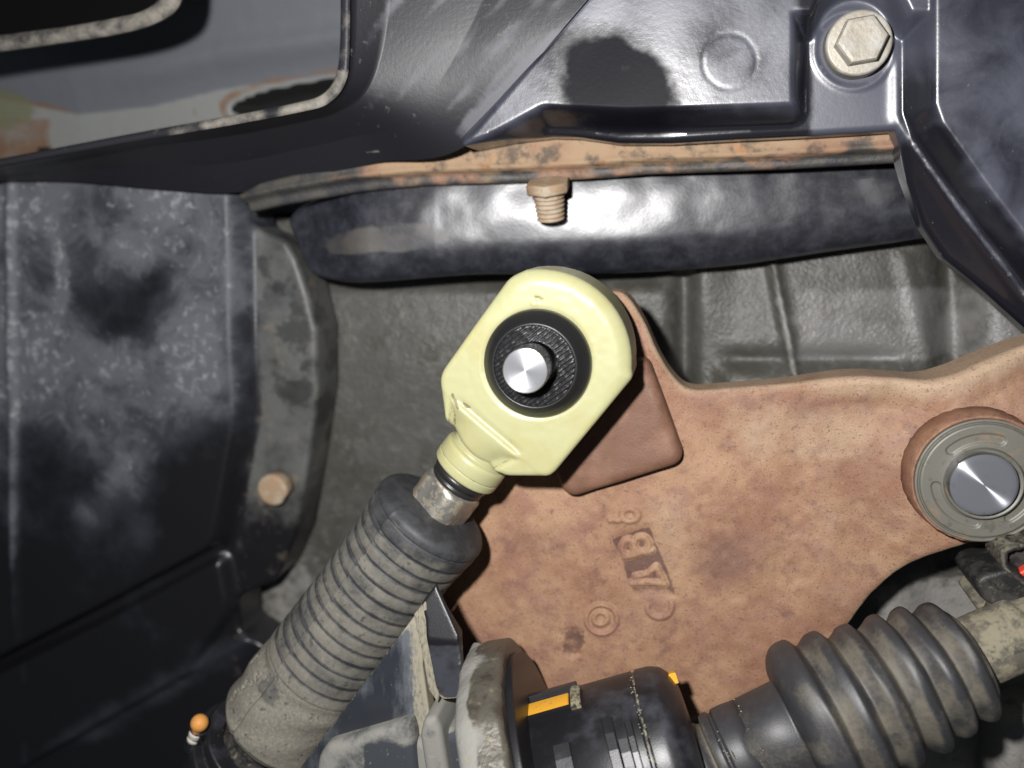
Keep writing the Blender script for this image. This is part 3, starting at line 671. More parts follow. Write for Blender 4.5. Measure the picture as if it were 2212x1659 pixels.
# ------------------------------------------------------------------ second cable: flange plate, housing, bellows
XA = P(1540, 1653, 20.5); XB = P(2075, 1421, 11.0)      # bellows axis
xe = (XB-XA)/np.linalg.norm(XB-XA)
HX = P(1516, 1626, 21.5); HW = P(1140, 1728, 26.5)      # housing axis, ending at its right end
hx = (HX-HW)/np.linalg.norm(HX-HW)
t_r = {k: (P(*v)-XA)@xe for k, v in dict(r1=(1775, 1549, 16), r3=(1900, 1495, 14), r6=(2070, 1424, 11), nk=(1496, 1672, 21)).items()}
t_h = {k: (P(*v)-HX)@hx for k, v in dict(fl=(1108, 1742, 27), ho=(1180, 1720, 26)).items()}
shift = thing('shift_cable', XA+np.array([0, 0, -14]), 'second gear cable with wide black bellows and yellow-clipped housing in front of the lever', 'cable')
HR = 16.2
def cable2():
    dm = lambda a, b, g=.2: dict(dust=lambda T, H: a+b*(vn(T*2, H*6, .35, 5)-.3), grime=lambda T, H: g+.3*(vn(T*3, H*9, .5, 6)-.5))
    T0 = 0.0; TH = t_h['ho']; TN = t_r['nk']
    # housing barrel with rounded end, rim grooves full of sand
    prof = rprof([(TH-6, HR), (T0-8.0, HR), (T0-7.9, HR-.3), (T0-7.3, HR-.3), (T0-7.2, HR+.1), (T0-4.5, HR), (T0-2.6, HR-.7), (T0-1.2, HR-2.2), (T0-.4, HR-4.5), (T0-.2, 7)], .5)
    def grime(T, H): return .15+.62*np.exp(-((T-(T0-7.5))/.45)**2)+.25*np.exp(-((T-(T0-13))/5)**2)*np.exp(-((np.mod(H+math.pi, 2*math.pi)-math.pi-.2)/.35)**2)
    lathe('housing', prof, HX, hx, m_house, shift, 128, masks=dict(dust=lambda T, H: .35+.4*(vn(T*2, H*5, .3, 5)), grime=grime))
    # neck collars
    lathe('neck', rprof([(TN-5, 7.4), (TN+.3, 7.4), (TN+1.2, 7.8), (TN+3.4, 7.8), (TN+4.4, 7.1), (TN+4.8, 7.0), (TN+5.1, 8.3), (TN+6.6, 8.5), (TN+6.9, 8.0), (TN+7.3, 8.0), (TN+7.6, 8.5), (TN+9.5, 8.6), (TN+12, 8.4)], .5), XA, xe, m_rubber2, shift, 96, masks=dict(dust=lambda T, H: .35+.5*np.exp(-((T-(TN+4.8))/.8)**2)))
    # bellows
    r1, r3, r6 = t_r['r1'], t_r['r3'], t_r['r6']
    ribs = [r1, (r1+r3)/2, r3, r3+(r6-r3)*.36, r3+(r6-r3)*.68, r6]
    rad = [14.3, 13.7, 12.7, 11.95, 11.25, 10.5]
    lead = rprof([(TN+8, 8.3), (ribs[0]-5.6, 8.5), (ribs[0]-5.2, 8.7), (ribs[0]-5.0, 10.6), (ribs[0]-4.2, 12.4), (ribs[0]-2.8, 13.6), (ribs[0]-1.3, 14.15)], .7, 5)
    pts = [lead[-1]]
    for i, (t, r) in enumerate(zip(ribs, rad)):
        pts += [(t, r), (t+.62, r-.38)]
        if i < 5:
            p = ribs[i+1]-t; pts += [(t+p*.26, r-1.7), (t+p*.36, r-2.1), (t+p*.58, r-1.5), (t+p*.78, r-.8)]
        else: pts += [(t+1.2, r-1.6), (t+1.9, 8.2), (t+2.1, 6.6)]
    pr = lead[:-1]+[tuple(q) for q in spline(pts, 5)]
    ctr = np.array(ribs)
    def dust(T, H):
        dmin = np.min(np.abs(T[..., None]-ctr), -1)
        return .30+.30*sm(.5, 1.6, dmin)*(T > ribs[0]-1)+.55*(vn(T*1.3, H*6, .5, 7)-.4)+.14*np.cos(H)+.25*np.exp(-((T-TN-8)/4)**2)
    def dr(T, H, R): return R+.22*np.sin(2*H+T*.3)+.16*np.sin(3*H-T*.7)+.10*np.sin(5*H+T*1.3)-.12*np.exp(-((np.mod(H-1.15+math.pi, 2*math.pi)-math.pi)/.02)**2)
    lathe('bellows', pr, XA, xe, m_rubber2, shift, 160, dr, masks=dict(dust=dust))
    lathe('cable_ferrule', rprof([(r6+1.0, 6.0), (r6+9, 6.0), (r6+9.4, 6.6), (r6+11, 6.7), (r6+12, 6.0), (r6+22, 6.0)], .5), XA, xe, m_sandy, shift, 72, masks=dict(dust=lambda T, H: .85+.4*(vn(T*2, H*6, .5, 3)-.5)))
    # flange plate (cast bracket) behind the tab
    TF = t_h['fl']
    def fr(T, H, R): return R+(R > 15)*(.35*np.sin(5*H)+.25*np.sin(11*H+1)+.15*np.sin(23*H))
    def fd(T, H): return np.clip(.9*(1-sm(TF+1.6, TF+3.0, T+.5*np.sin(H*9)+.3*np.sin(H*21)))+.12, 0, 1)
    lathe('flange_plate', rprof([(TF-1.4, 9), (TF-1.4, 22.0), (TF-1.2, 26.0), (TF-.6, 27.2), (TF+.6, 27.9), (TF+2.0, 28.2), (TF+6.6, 27.6), (TF+7.2, 26.8), (TF+7.2, 12)], 1.0), HX, hx, m_plate, shift, 160, fr, masks=dict(dust=fd), cap=False)
    lathe('flange_gasket', rprof([(TF+7.2, 12), (TF+7.2, 25.0), (TF+8.6, 25.0), (TF+8.6, 12)], .3), HX, hx, m_house, shift, 96, masks=dm(.2, .2), cap=False)
    # yellow clip seen through the slot, with the slot frame standing on the barrel
    ex = hx; up = np.array([0, 0, 1.0]); up = up-(up@ex)*ex; up /= np.linalg.norm(up); sd = np.cross(ex, up)
    if sd[1] < 0: sd = -sd
    def patch(name, t0, t1, a0, a1, r0, r1, mat, masks=None, na=8, nt=6):
        """curved block on the barrel between angles a0..a1 (degrees from the side to the top)"""
        V = []; F = []
        for k in range(na+1):
            a = math.radians(a0+(a1-a0)*k/na); n_ = math.cos(a)*sd+math.sin(a)*up
            for (t, r) in ((t0, r0), (t0, r1-.15), (t0+.15, r1), (t1-.15, r1), (t1, r1-.15), (t1, r0)): V.append(HX+ex*t+n_*(r+HR-14.2))
        for k in range(na):
            for j in range(5): F.append((6*k+j, 6*k+j+1, 6*k+7+j, 6*k+6+j))
        F += [tuple(range(6)), tuple(reversed(range(6*na, 6*na+6)))]
        o = obj(name, V, F, mat, shift, smooth=False)
        n = len(V)
        for kk, vv in (masks or {}).items():
            at = o.data.attributes.new(kk, 'FLOAT', 'POINT'); at.data.foreach_set("value", np.full(n, vv, np.float32))
        return o
    globals()['patch'] = patch
    hs = TH+1.0; he = (P(1302, 1688, 24)-HX)@hx
    y = patch('yellow_clip', hs-1, he-.9, -6, 8, 13.5, 14.6, m_yellow); y["label"] = "bright yellow locking clip"
    patch('slot_frame', hs-1, he+.6, -19, -12, 13.8, 15.3, m_house, dict(dust=.3, grime=.3))
    patch('slot_frame', hs-1, he+.6, 9, 12, 13.8, 14.9, m_house, dict(dust=.3, grime=.2))
    patch('slot_frame', he-.5, he+1.3, -12, 12, 13.8, 15.0, m_house, dict(dust=.3, grime=.85))
    patch('yellow_clip', T0-1.4, T0-.1, -22, -12, 10.5, 12.4, m_yellow)
    # moulded ribs on the front of the barrel
    for (a, b, t0, t1) in ((14, 60, T0-15.5, T0-13.6),):
        pass
    patch('moulded_rib', T0-14.0, T0-12.2, 27, 100, 13.8, 15.2, m_house, dict(dust=.5, grime=.35))
    patch('moulded_rib', T0-10.4, T0-9.2, 32, 100, 13.8, 14.9, m_house, dict(dust=.55, grime=.2))
    patch('moulded_rib', T0-23.0, T0-20.0, 34, 100, 13.8, 14.9, m_house, dict(dust=.5, grime=.3))
    patch('moulded_rib', T0-12.2, T0-10.4, 40, 100, 13.8, 14.5, m_house, dict(dust=.6, grime=.2))
cable2()

# plastic cable holder: fin, tab and collars in front
def holder():
    t = thing('cable_holder', P(850, 1500, 18), 'grey dusty plastic cable holder with triangular fin and hooked black tab', 'bracket')
    fin = fillet([(918, 1300, 8), (648, 1660), (600, 1760), (945, 1760), (930, 1560), (913, 1440, 6)], 0)
    sheet('fin', fin, 26, m_fin, t, lambda px, py, d: 1.4*sm(870, 925, px+.05*(py-1300))*0+.3*(vn(px, py, .03)-.5), 3.0, .45, .35,
          dict(dust=lambda px, py, d: .45+.35*(vn(px, py, .02, 4)-.5)+.25*sm(820, 900, px), grime=lambda px, py, d: .12+.75*(1-sm(2, 40, segd(px, py, 900, 1330, 912, 1600)))+.5*(1-sm(0, .6, d))))
    web = fillet([(893, 1328), (918, 1300), (950, 1400), (955, 1480), (945, 1520), (925, 1490), (909, 1400)], 4)
    sheet('fin_web', web, 27, m_fin, t, None, 4, .4, .35, dict(dust=lambda px, py, d: .5+0*px, grime=lambda px, py, d: .85+0*px))
    tab = fillet([(930, 1278, 4), (990, 1376, 4), (993, 1440), (995, 1505, 10), (986, 1517, 8), (948, 1520, 12), (938, 1490), (915, 1345), (902, 1315, 4)], 0)
    sheet('tab', tab, 28.5, m_house, t, lambda px, py, d: -.030*np.clip(1382-py+.12*(px-960), 0, 200)-.008*np.clip(py-1385, 0, 300), 2.5, .35, .45,
          dict(dust=lambda px, py, d: .15+.75*sm(1385, 1400, py)+.3*(vn(px, py, .04, 3)-.5)*sm(1385, 1400, py), grime=lambda px, py, d: .05+.6*sm(1384, 1400, py)*(1-sm(.2, .9, d))+.35*sm(1480, 1520, py)))
    # stepped collars of the holder
    def blk(name, o, z, dpt, er, du, mat=m_grey, hh=None): return sheet(name, fillet(o, 10), z, mat, t, hh, dpt, .45, er, dict(dust=du, grime=lambda px, py, d: .4+0*px))
    dd = lambda a: (lambda px, py, d: a+.5*(vn(px, py, .03, 6)-.5)+.3*(1-sm(0, 1.2, d)))
    rnd = lambda cx, cy, k: (lambda px, py, d: -k*np.clip(cy-py-.28*(px-cx), 0, 300)**2/900.)
    blk('collar', [(668, 1780), (684, 1640), (702, 1613), (788, 1588), (884, 1560), (893, 1590), (915, 1780)], 29, 10, 1.6, lambda px, py, d: .62+.5*(vn(px, py, .03, 6)-.5)-.5*sm(786, 792, px)*sm(1600, 1625, py))
    blk('collar', [(905, 1590), (914, 1556), (939, 1551), (952, 1580), (985, 1780), (935, 1780)], 31, 10, 1.2, dd(.8))
    blk('collar', [(880, 1780), (890, 1604), (960, 1583), (1035, 1562), (1075, 1780)], 28, 10, 1.8, lambda px, py, d: .78-.95*sm(-4, 4, polysd(px, py, [(957, 1592), (1018, 1574), (1040, 1780), (985, 1780)]))+.3*(vn(px, py, .03, 6)-.5))
    blk('arm', [(992, 1440), (1012, 1440), (1030, 1500), (1062, 1600), (1100, 1780), (1030, 1780), (1005, 1600), (994, 1510)], 25, 9, 1.4, dd(.85))
holder()

# connector at the right with a red lock
def connector():
    t = thing('plug_connector', P(2190, 1300, 0), 'sandy black plastic connector with a red lock beside the bellows', 'connector')
    dd = lambda a, b=.4: dict(dust=lambda px, py, d: a+b*(vn(px, py, .05, 6)-.5))
    sheet('body', fillet([(2106, 1262, 14), (2120, 1246, 10), (2160, 1234), (2320, 1200), (2320, 1420), (2212, 1352), (2118, 1292, 12)], 0), 9, m_sandy, t, None, 12, .4, .9, dd(.38))
    sheet('rim', fillet([(2163, 1190, 6), (2185, 1180), (2320, 1160), (2320, 1330), (2212, 1266), (2164, 1226, 8)], 0), 14, m_sandy, t,
          lambda px, py, d: -2.6*sm(.9, 1.5, d), 8, .35, .35, dict(dust=lambda px, py, d: .62-.5*sm(.3, .9, d)+.2*(vn(px, py, .05, 6)-.5)))
    r = sheet('lock', fillet([(2199, 1240), (2222, 1226), (2290, 1240), (2290, 1290), (2215, 1250)], 3), 13, m_red, t, None, 3, .35, .4); r["label"] = "red plastic lock"
    sheet('skirt', fillet([(2100, 1300), (2120, 1285), (2230, 1345), (2320, 1420), (2300, 1460), (2150, 1370)], 8), 3, m_sandy, t, None, 9, .45, 1.5, dd(.85))
connector()

# cast lug in the lower right corner
lug = sheet('casting_lug', fillet([(2165, 1580, 20), (2185, 1562, 20), (2400, 1520), (2400, 1800), (2140, 1800)], 0), -14, m_cast, None, lambda px, py, d: 1.5*(vn(px, py, .02)-.5), 20, .6, 3,
            dict(pale=lambda px, py, d: .95+0*px, wet_sheen=lambda px, py, d: .1+0*px))
tag(lug, 'small pale grey cast lug below the wide black bellows', 'lug')

# ------------------------------------------------------------------ black plastic tray / cover along the top
def cover():
    t = thing('plastic_cover', P(1500, 150, -25), 'large moulded black plastic cover with pale dust and a painted dark reflection', 'cover')
    ridge = [(1345, -90), (1190, 90), (1085, 215), (1000, 312)]
    pk = fillet([(1772, 320, 0), (1772, 60, 60), (1850, -20, 60), (1952, 70, 60), (1957, 250), (1962, 320)], 0)
    blkL = [(1964, -120), (1964, 235), (1984, 292), (2090, 440), (2212, 598), (2420, 880)]
    rb = [(1964, -120), (1964, 235), (1984, 292), (2090, 440), (2212, 598), (2420, 880), (2600, 880), (2600, -120)]
    plat = fillet([(900, -300), (1752, -300), (1752, 262, 40), (1500, 272), (1350, 276), (1180, 268), (900, 420)], 0, 8)
    out = fillet([(1295, -90), (1150, 75), (1045, 200), (975, 300), (1000, 314), (1090, 296), (1180, 286), (1240, 288), (1330, 301), (1450, 301), (1600, 292), (1768, 284), (1955, 272, 6), (1966, 300), (1990, 385),
                  (2030, 490), (2080, 565), (2170, 640), (2300, 760), (2500, 900), (2500, -90)], 0)
    def h(px, py, d):
        plate = -7+7*sm(-4, 44, polysd(px, py, plat))
        sdr = polysd(px, py, rb)
        right = -7+8.0*sm(2, 58, sdr)+.5*np.exp(-((sdr+6)/15)**2)*sm(40, 90, py)
        arcd = np.hypot((px-1862), (py-60))
        zc_ = -7+7*sm(82, 116, arcd)*(1-sm(20, 75, py))
        z = np.maximum(np.maximum(plate, right), zc_)
        z += -.055*np.clip(-sdr, 0, 200)*sm(1950, 1975, px)*sm(268, 300, py)
        z += .30*np.exp(-((np.hypot(px-1858, py-90)-88)/7)**2)*sm(1755, 1775, px)*(1-sm(1950, 1965, px))
        for cx, cy, r in ((1576, 132, 58), (2212, 310, 66)):
            z += -.06*np.exp(-((np.hypot(px-cx, (py-cy)*.97)-r)/3.2)**2)
        xr = np.interp(py, [q[1] for q in ridge], [q[0] for q in ridge])
        z += .4*(vn(px, py, .006, 4)-.5)*sm(10, 120, px-xr)-4*sm(-6, 40, xr-px)
        return z
    def dust(px, py, d):
        a = .62+.35*(vn(px, py, .012, 9)-.5)
        a -= np.clip(.85*softb(px, py, 1300, 135, 100, 62)+.85*softb(px, py, 1360, 220, 120, 75), 0, .85)+.35*softb(px, py, 1210, 225, 60, 60)  # dust left out where the dark reflection is painted
        a -= .55*(1-sm(-8, 46, polysd(px, py, plat)+14*(vn(px, py, .04, 7)-.5)))*(1-sm(1748, 1776, px))  # darker bands along the plateau walls paint in their shade
        sdr = polysd(px, py, rb); a -= .35*sm(-4, 14, sdr)*(1-sm(35, 70, sdr+30*(vn(px, py, .03, 2)-.5)))*sm(100, 220, py)
        w = sm(1955, 1985, px)*sm(285, 320, py)*(1-sm(-12, 0, sdr)); a = a*(1-w)+.12*w
        w = sm(1762, 1785, px)*(1-sm(1950, 1968, px))*(1-sm(275, 290, py)); a = a*(1-w)+.85*w
        return a
    def grime(px, py, d):
        sdr = polysd(px, py, rb)
        a = .18+.2*vn(px, py, .02, 3)+.35*np.exp(-(sdr/9)**2)*(py > 40)
        w = sm(1955, 1985, px)*sm(285, 320, py)*(1-sm(-16, -2, sdr)); a = a*(1-w)+.50*w
        a += .35*np.exp(-((np.hypot(px-1858, py-90)-82)/9)**2)*((px > 1760)&(px < 1960))
        return a
    sheet('top_panel', out, -2, m_cover, t, h, 16, .42, 1.2, dict(dust=dust, grime=grime, dark_reflection=lambda px, py, d: .05+.95*np.clip(softb(px, py, 1300, 138, 122, 76)+softb(px, py, 1365, 224, 130, 85)+.45*softb(px, py, 1205, 225, 50, 55), 0, 1)))
    # left facet and upright side wall below its chalky lip
    n = 22
    def cv(pts, zs): return [P(a, b, z) for (a, b), z in zip(spline(pts, n), [q[0] for q in spline([(z, 0) for z in zs], n)])]
    c0 = [(736, -90), (735, 90), (725, 165), (696, 204), (640, 222), (500, 250), (300, 286), (120, 320), (-90, 360)]
    c1 = [(757, -90), (756, 105), (747, 178), (710, 224), (648, 243), (505, 270), (305, 304), (122, 337), (-90, 378)]
    c2 = [(1352, -95), (1195, 88), (1008, 314), (812, 352), (650, 386), (500, 417), (330, 408), (150, 393), (-90, 392)]
    z0 = [5]*9
    k = .16; cm = [(a[0]*(1-k)+b[0]*k, a[1]*(1-k)+b[1]*k) for a, b in zip(c1, c2)]
    k = .55; cn = [(a[0]*(1-k)+b[0]*k, a[1]*(1-k)+b[1]*k) for a, b in zip(c1, c2)]
    zb = [-1.75, -1.75, -6.6, -13, -16, -18, -18, -18, -18]
    zm = [-.5, -.5, -1, -3, -4, -5, -5, -5, -5]; zn = [-2.0, -2.0, -3.5, -9, -11, -13, -13, -13, -13]
    curves = [cv(c1, [4.7]*9), cv([(a[0]+2, a[1]+2) for a in c1], [3.6]*9), cv(cm, zm), cv(cn, zn), cv(c2, zb), cv(c2, [z-6 for z in zb])]
    # densify across
    dense = []
    cc = np.array(curves)
    for i in range(len(cc)-1):
        m_ = 56 if i in (2, 3) else 6
        for q in np.linspace(0, 1, m_, endpoint=False):
            a, b, c_, d_ = cc[max(i-1, 0)], cc[i], cc[i+1], cc[min(i+2, len(cc)-1)]
            dense.append(b*(1-q)+c_*q)
    dense.append(cc[-1])
    def du(px, py, z):
        r = sm(0, 120, (px-735))*(1-sm(240, 330, py+.12*(1000-px)))
        al = .67*px-.74*py; ac = .74*px+.67*py
        st = .5*vn(al, ac*7, .006, 3)+.5*vn(al, ac*5, .014, 6)
        a = .10+.95*r*np.clip(st-.28, 0, 1)+.55*np.exp(-(segd(px, py, 1010, 296, 1185, 92)/30)**2)+.2*r*vn(px, py, .02, 2)  # pale band along the ridge line paints in its highlight
        a -= .5*blob(px, py, 960, 60, 110, 16, -38, .2, 3); a -= .3*(1-sm(6, 30, segd(px, py, 905, 95, 985, 60)))
        return a
    def gr(px, py, z):
        r = (px > 745)&(py < 330)
        return .14+.30*vn(px+py, (px-py)*.25, .02, 8)*r+.30*(vn(px, py, .05, 4) > .78)
    loft('side_wall', dense, m_side, t, dict(dust=du, grime=gr))
    lipc = [cv(c0, [-22]*9), cv(c0, [4.2]*9), cv([(a[0]*.93+b[0]*.07, a[1]*.93+b[1]*.07) for a, b in zip(c0, c1)], [4.9]*9), cv([(a[0]*.5+b[0]*.5, a[1]*.5+b[1]*.5) for a, b in zip(c0, c1)], [5.1]*9), cv([(a[0]*.07+b[0]*.93, a[1]*.07+b[1]*.93) for a, b in zip(c0, c1)], [4.9]*9), cv(c1, [4.4]*9), cv(c1, [3]*9)]
    o = loft('lip', lipc, m_lip, t, dict(dust=lambda px, py, z: .40+.45*np.exp(-((px-690)/70)**2)*(py > 150)+.35*np.exp(-((px-450)/130)**2)-.3*(1-sm(250, 420, px))+.25*(vn(px, py, .03, 8)-.5)))
    return t
cover()

# hex bolt in the cover's pocket
def hexbolt():
    A = P(1856, 92, -5.2)
    t = thing('hex_bolt', A-np.array([0, 0, 4]), 'pale dusty hexagon head bolt with round washer in the cover pocket', 'bolt')
    lathe('bolt_washer', rprof([(-3.6, 5.6), (-.2, 5.5), (.1, 5.2), (.1, 2)], .3), A, (0, 0, 1), m_hex, t, 64)
    th = np.radians(np.arange(6)*60+8)
    def ring(r, z): return [A+np.array([r*math.cos(a), r*math.sin(a), z]) for a in th]
    V = ring(4.25, 0)+ring(4.25, 2.7)+ring(3.95, 3.1)+ring(3.3, 3.15)+[A+np.array([0, 0, 3.05])]
    F = []
    for k in range(3):
        for j in range(6): F.append((k*6+j, k*6+(j+1) % 6, k*6+6+(j+1) % 6, k*6+6+j))
    for j in range(6): F.append((18+j, 18+(j+1) % 6, 24))
    obj('bolt_head', V, F, m_hex, t, smooth=False)
hexbolt()

# rusty flange strip, black bar and the threaded stud below the cover
def strip():
    lip = [(527, 452), (600, 436), (760, 408), (900, 394), (1080, 388), (1250, 380), (1400, 368), (1700, 357), (1968, 342)]
    out = fillet([(505, 425, 10), (560, 395), (760, 345), (900, 300), (1100, 255), (1500, 240), (1968, 245)], 0)+[(a, b+6) for a, b in reversed(lip)]
    def h(px, py, d):
        e = lined(px, py, lip)
        return -2.4*(1-sm(14, 24, e))+.5*(vn(px, py, .015, 4)-.5)+.5*np.exp(-((e-28)/5)**2)
    def rust(px, py, d):
        e = lined(px, py, lip)
        a = .85*sm(640, 880, px)-.25*sm(1650, 1900, px)*(e < 45)-.45*(1-sm(12, 26, e))*(1-.5*vn(px, py, .012, 5))
        return a+.15*(vn(px, py, .02, 7)-.5)
    s = sheet('metal_flange', out, -15, m_strip, None, h, 5, .5, .8, dict(rust=rust))
    tag(s, 'long rusty metal flange strip between cover and black bar', 'flange')
    bo = spline([(596, 462), (700, 415), (1000, 375), (1400, 350), (1980, 330), (2030, 420), (2075, 500), (1990, 522), (1800, 548), (1600, 577), (1400, 592), (1200, 596), (1000, 596), (800, 611), (700, 609), (640, 590), (612, 530)], 5, True)
    mid = [(600, 530), (800, 510), (1000, 480), (1400, 462), (1800, 440), (2100, 410)]
    def hb(px, py, d):
        ym = np.interp(px, [q[0] for q in mid], [q[1] for q in mid])
        v = (py-ym)/120.
        return -.008*np.clip(px-1000, -60, 2000)-1.3*v*v-5.0*np.clip(v-.35, 0, 2)**2-7*(1-sm(600, 800, px))+.35*(vn(px, py, .018, 6)-.5)
    def du(px, py, d):
        ym = np.interp(px, [q[0] for q in mid], [q[1] for q in mid])
        a = .22+.15*(1-sm(700, 950, px))+.3*blob(px, py, 830, 520, 160, 40, -6)-.5*blob(px, py, 830, 455, 60, 18, -10, .3)-.6*blob(px, py, 800, 570, 130, 26, -5, .3)
        a += .25*blob(px, py, 1075, 490, 40, 16, 10)-.5*blob(px, py, 1590, 440, 28, 32, 0, .4)-.45*blob(px, py, 1650, 430, 22, 26, 20, .4)
        return a
    b = sheet('black_bar', bo, -20, m_bar, None, hb, 12, .6, 1.6, dict(dust=du))
    tag(b, 'rounded shiny black painted bar running under the rusty flange', 'bar')
    A = P(1184, 404, -14.5); B = P(1190, 472, -16.5); ax = (B-A)/np.linalg.norm(B-A); L = np.linalg.norm(B-A)
    t = thing('threaded_stud', A, 'small rusty beige threaded stud hanging from the flange over the bar', 'stud')
    lathe('nut', rprof([(-1.2, 2), (-1.2, 4.7), (.8, 4.7), (1.1, 4.2), (1.1, 2)], .25), A, ax, m_stud, t, 6)
    pr = []; n = 6
    for i in range(n*6+1):
        tt = 1.0+(L-1.0)*i/(n*6); pr.append((tt, 3.15-.12*tt*.6+.22*math.cos(2*math.pi*i/6)))
    pr += [(L+.1, 2.3), (L+.1, 0.01)]
    lathe('thread', pr, A, ax, m_stud, t, 40)
strip()

# ------------------------------------------------------------------ left black box
def box():
    t = thing('black_box', P(250, 900, -50), 'tall dusty black plastic box with chalky speckles and grey side flange', 'box')
    out = fillet([(-120, 400), (60, 388), (120, 386), (330, 402), (506, 414, 10), (508, 478, 10), (530, 498, 14), (588, 520, 14), (612, 560), (640, 640), (660, 720), (662, 860), (642, 1000), (630, 1080), (612, 1180), (572, 1275, 20), (488, 1312, 14),
                  (490, 1385, 14), (590, 1450, 20), (470, 1580), (330, 1800), (-120, 1800)], 0)
    face = fillet([(-300, 300), (505, 300), (505, 480, 30), (520, 900), (470, 1190, 40), (200, 1330), (-300, 1580)], 0, 8)
    low = fillet([(-300, 1600), (205, 1345), (465, 1205, 30), (490, 1330, 30), (390, 1470), (60, 1659), (-300, 1900)], 0, 8)
    def h(px, py, d):
        f = sm(-16, 22, polysd(px, py, face)); l = sm(-10, 16, polysd(px, py, low))
        z = -6+6*f+3.5*l*(1-f)
        z += 1.2*np.exp(-((px-24-.012*(py-600))/9)**2)*(py < 1400)
        z += -2.5*np.exp(-(lined(px, py, [(-50, 1457), (0, 1432), (455, 1190)])/5)**2)
        z += 1.5*(vn(px, py, .005, 3)-.5)
        z += 1.2*np.exp(-(segd(px, py, 60, 1650, 560, 1375)/14)**2)
        z += -2.0*sm(520, 540, py)*sm(560, 640, px)*0
        return z
    def dust(px, py, d):
        a = .42+.45*(1-sm(200, 420, np.hypot((px-160)*.9, (py-560)*.45)))-.25*sm(850, 1250, py)+.3*(vn(px, py, .012, 6)-.5)
        a += .45*np.exp(-(lined(px, py, [(50, 470), (110, 480), (130, 560), (135, 640), (100, 740), (60, 790)])/12)**2)
        a -= .36*softb(px, py, 262, 668, 130, 85)+.4*softb(px, py, 395, 1060, 80, 110)+.3*softb(px, py, 120, 1000, 110, 120)
        a += .3*np.exp(-((px-24-.012*(py-600))/10)**2)+.40*np.exp(-(segd(px, py, 60, 1650, 560, 1375)/40)**2)
        a += .15*blob(px, py, 430, 700, 120, 180)
        return a
    def fla(px, py, d):
        return .9*(1-sm(-22, -4, polysd(px, py, face)))*(px > 480)*(1-sm(1000, 1300, py)*.55)
    sheet('shell', out, -20, m_box, t, h, 18, .8, 1.4, dict(dust=dust, flange=fla))
    return t
box()
def studbolt():
    A = P(590, 1058, -23)
    t = thing('round_bolt', A-np.array([0, 0, 4]), 'round rusty beige bolt head on the grey flange of the box', 'bolt')
    lathe('head', rprof([(-5, 4.0), (.4, 4.0), (.9, 3.3), (.9, .01)], .5), A, (0, 0, 1), m_stud, t, 40, lambda T, H, R: R*(1-.12*np.exp(-((np.mod(H+.6+math.pi, 2*math.pi)-math.pi)/.25)**2)*(R > 2.5)))
studbolt()

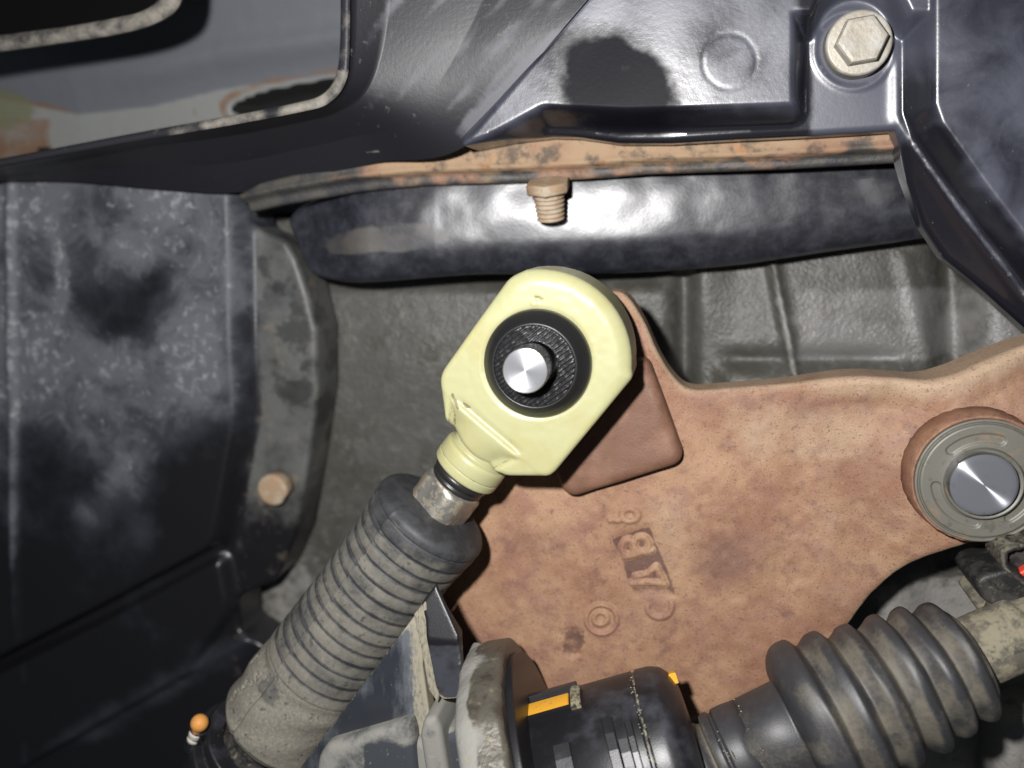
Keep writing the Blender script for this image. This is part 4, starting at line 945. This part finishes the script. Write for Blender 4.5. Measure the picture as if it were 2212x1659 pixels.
# ------------------------------------------------------------------ chassis panel and duct in the top left
def chassis():
    out = [(-300, -300), (1000, -300), (1000, 460), (-300, 460)]
    hole = fillet([(492, 236, 20), (560, 205, 40), (700, 178, 40), (800, 170), (800, 235), (620, 250)], 0)
    hole2 = fillet([(200, 305), (240, 288), (300, 280), (320, 300), (230, 330)], 8)
    foldl = [(-300, 130), (0, 205), (170, 240), (330, 222), (480, 185), (740, 150), (1000, 110)]
    def fold(px, py): return py-np.interp(px, [q[0] for q in foldl], [q[1] for q in foldl])
    def h(px, py, d):
        f = fold(px, py)
        z = np.where(f < 0, .045*-f, -.02*f)
        z += -5*sm(-10, 12, polysd(px, py, hole))
        z += 2*np.exp(-((f+60)/30)**2)*sm(150, 400, px)
        return z
    def rust(px, py, d):
        f = fold(px, py)
        a = .75*(1-sm(95, 135, px+.15*(py-250)))*sm(238, 262, py)
        a = np.maximum(a, .8*np.exp(-((f-4)/10)**2)*(px < 175)); sd = polysd(px, py, hole)
        a = np.maximum(a, .75*np.exp(-((sd+24)/14)**2)); a = np.maximum(a, .75*blob(px, py, 490, 8, 32, 14)); a = np.maximum(a, .55*blob(px, py, 415, 242, 10, 14))
        return a
    masks = dict(pale=lambda px, py, d: sm(0, 14, fold(px, py))*.9, rust=rust, green=lambda px, py, d: blob(px, py, 10, 240, 70, 45)*.8, hole=lambda px, py, d: np.maximum(sm(-12, -4, polysd(px, py, hole)), .9*blob(px, py, 88, 325, 24, 10)))  # black painted in for the shade inside the shallow hole
    c = sheet('chassis_panel', out, -62, m_chassis, None, h, 6, 1.0, 1, masks)
    tag(c, 'blue-grey painted chassis panel with rust seen behind the cover', 'body panel')
    t = thing('air_duct', P(180, 40, -40), 'black duct mouth with a dirt-caked lip over the chassis panel', 'duct')
    n = 10
    def cv(pts, z): return [P(a, b, z) for a, b in spline(pts, n)]
    a0 = [(-120, 92), (0, 76), (150, 56), (260, 36), (310, 22), (345, -6), (352, -60), (330, -160)]
    a1 = [(-120, 132), (0, 113), (150, 92), (270, 72), (345, 48), (388, 14), (402, -50), (396, -160)]
    lp = lambda k: [(a[0]*(1-k)+b[0]*k, a[1]*(1-k)+b[1]*k) for a, b in zip(a0, a1)]
    loft('duct_lip', [cv(a0, -40), cv(a0, -8), cv(lp(.05), -7.2), cv(lp(.5), -6.6), cv(lp(.92), -7.4), cv(a1, -8.5), cv(a1, -14)], m_lip, t, dict(dust=lambda px, py, z: .72+.15*(vn(px, py, .03, 3)-.5)-.6*(z < -9)))
    loft('duct_wall', [cv(a1, -13), cv(a1, -34)], m_black, t)
    V = cv(a0, -38); obj('duct_inside', V+[P(-300, -300, -38)], [tuple(range(len(V)+1))], m_deep, t, smooth=False)
chassis()

# ------------------------------------------------------------------ sand grains lying on the second cable
def grains():
    V = []; F = []
    rng = np.random.RandomState(3)
    ico = [(0, 0, 1), (.9, 0, .1), (0, .9, .1), (-.9, 0, .1), (0, -.9, .1), (0, 0, -.8)]
    fc = [(0, 1, 2), (0, 2, 3), (0, 3, 4), (0, 4, 1), (5, 2, 1), (5, 3, 2), (5, 4, 3), (5, 1, 4)]
    up = np.array([0, 0, 1.0]); up = up-(up@xe)*xe; up /= np.linalg.norm(up); sd = np.cross(xe, up)
    TN = t_r['nk']; uph = np.array([0, 0, 1.0]); uph = uph-(uph@hx)*hx; uph /= np.linalg.norm(uph); sdh = np.cross(hx, uph)
    for k in range(520):
        a = rng.normal(.0, .75); s = rng.uniform(.06, .17)
        if k % 3 == 0: c = HX+hx*rng.uniform(-8.2, -6.9)+(HR+.02)*(math.cos(a)*uph+math.sin(a)*sdh)
        else:
            t = TN+rng.uniform(4.4, 13)
            r = np.interp(t, [TN+4.6, TN+5.2, TN+9.5, t_r['r1']-6.6, t_r['r1']-5.5, t_r['r1']-4.9, t_r['r1']-4.0, t_r['r1']-2.6], [6.5, 8.0, 8.3, 8.5, 9.0, 10.2, 11.6, 12.9])
            c = XA+xe*t+r*(math.cos(a)*up+math.sin(a)*sd)
        n = len(V); q = rng.uniform(.7, 1.3, 3)
        V += [tuple(c+s*np.array(p)*q) for p in ico]; F += [tuple(n+i for i in f) for f in fc]
    o = obj('sand_grains', V, F, m_sand, shift, smooth=False); o["kind"] = "stuff"
grains()

for o in bpy.data.objects:
    if "_w" in o: del o["_w"]
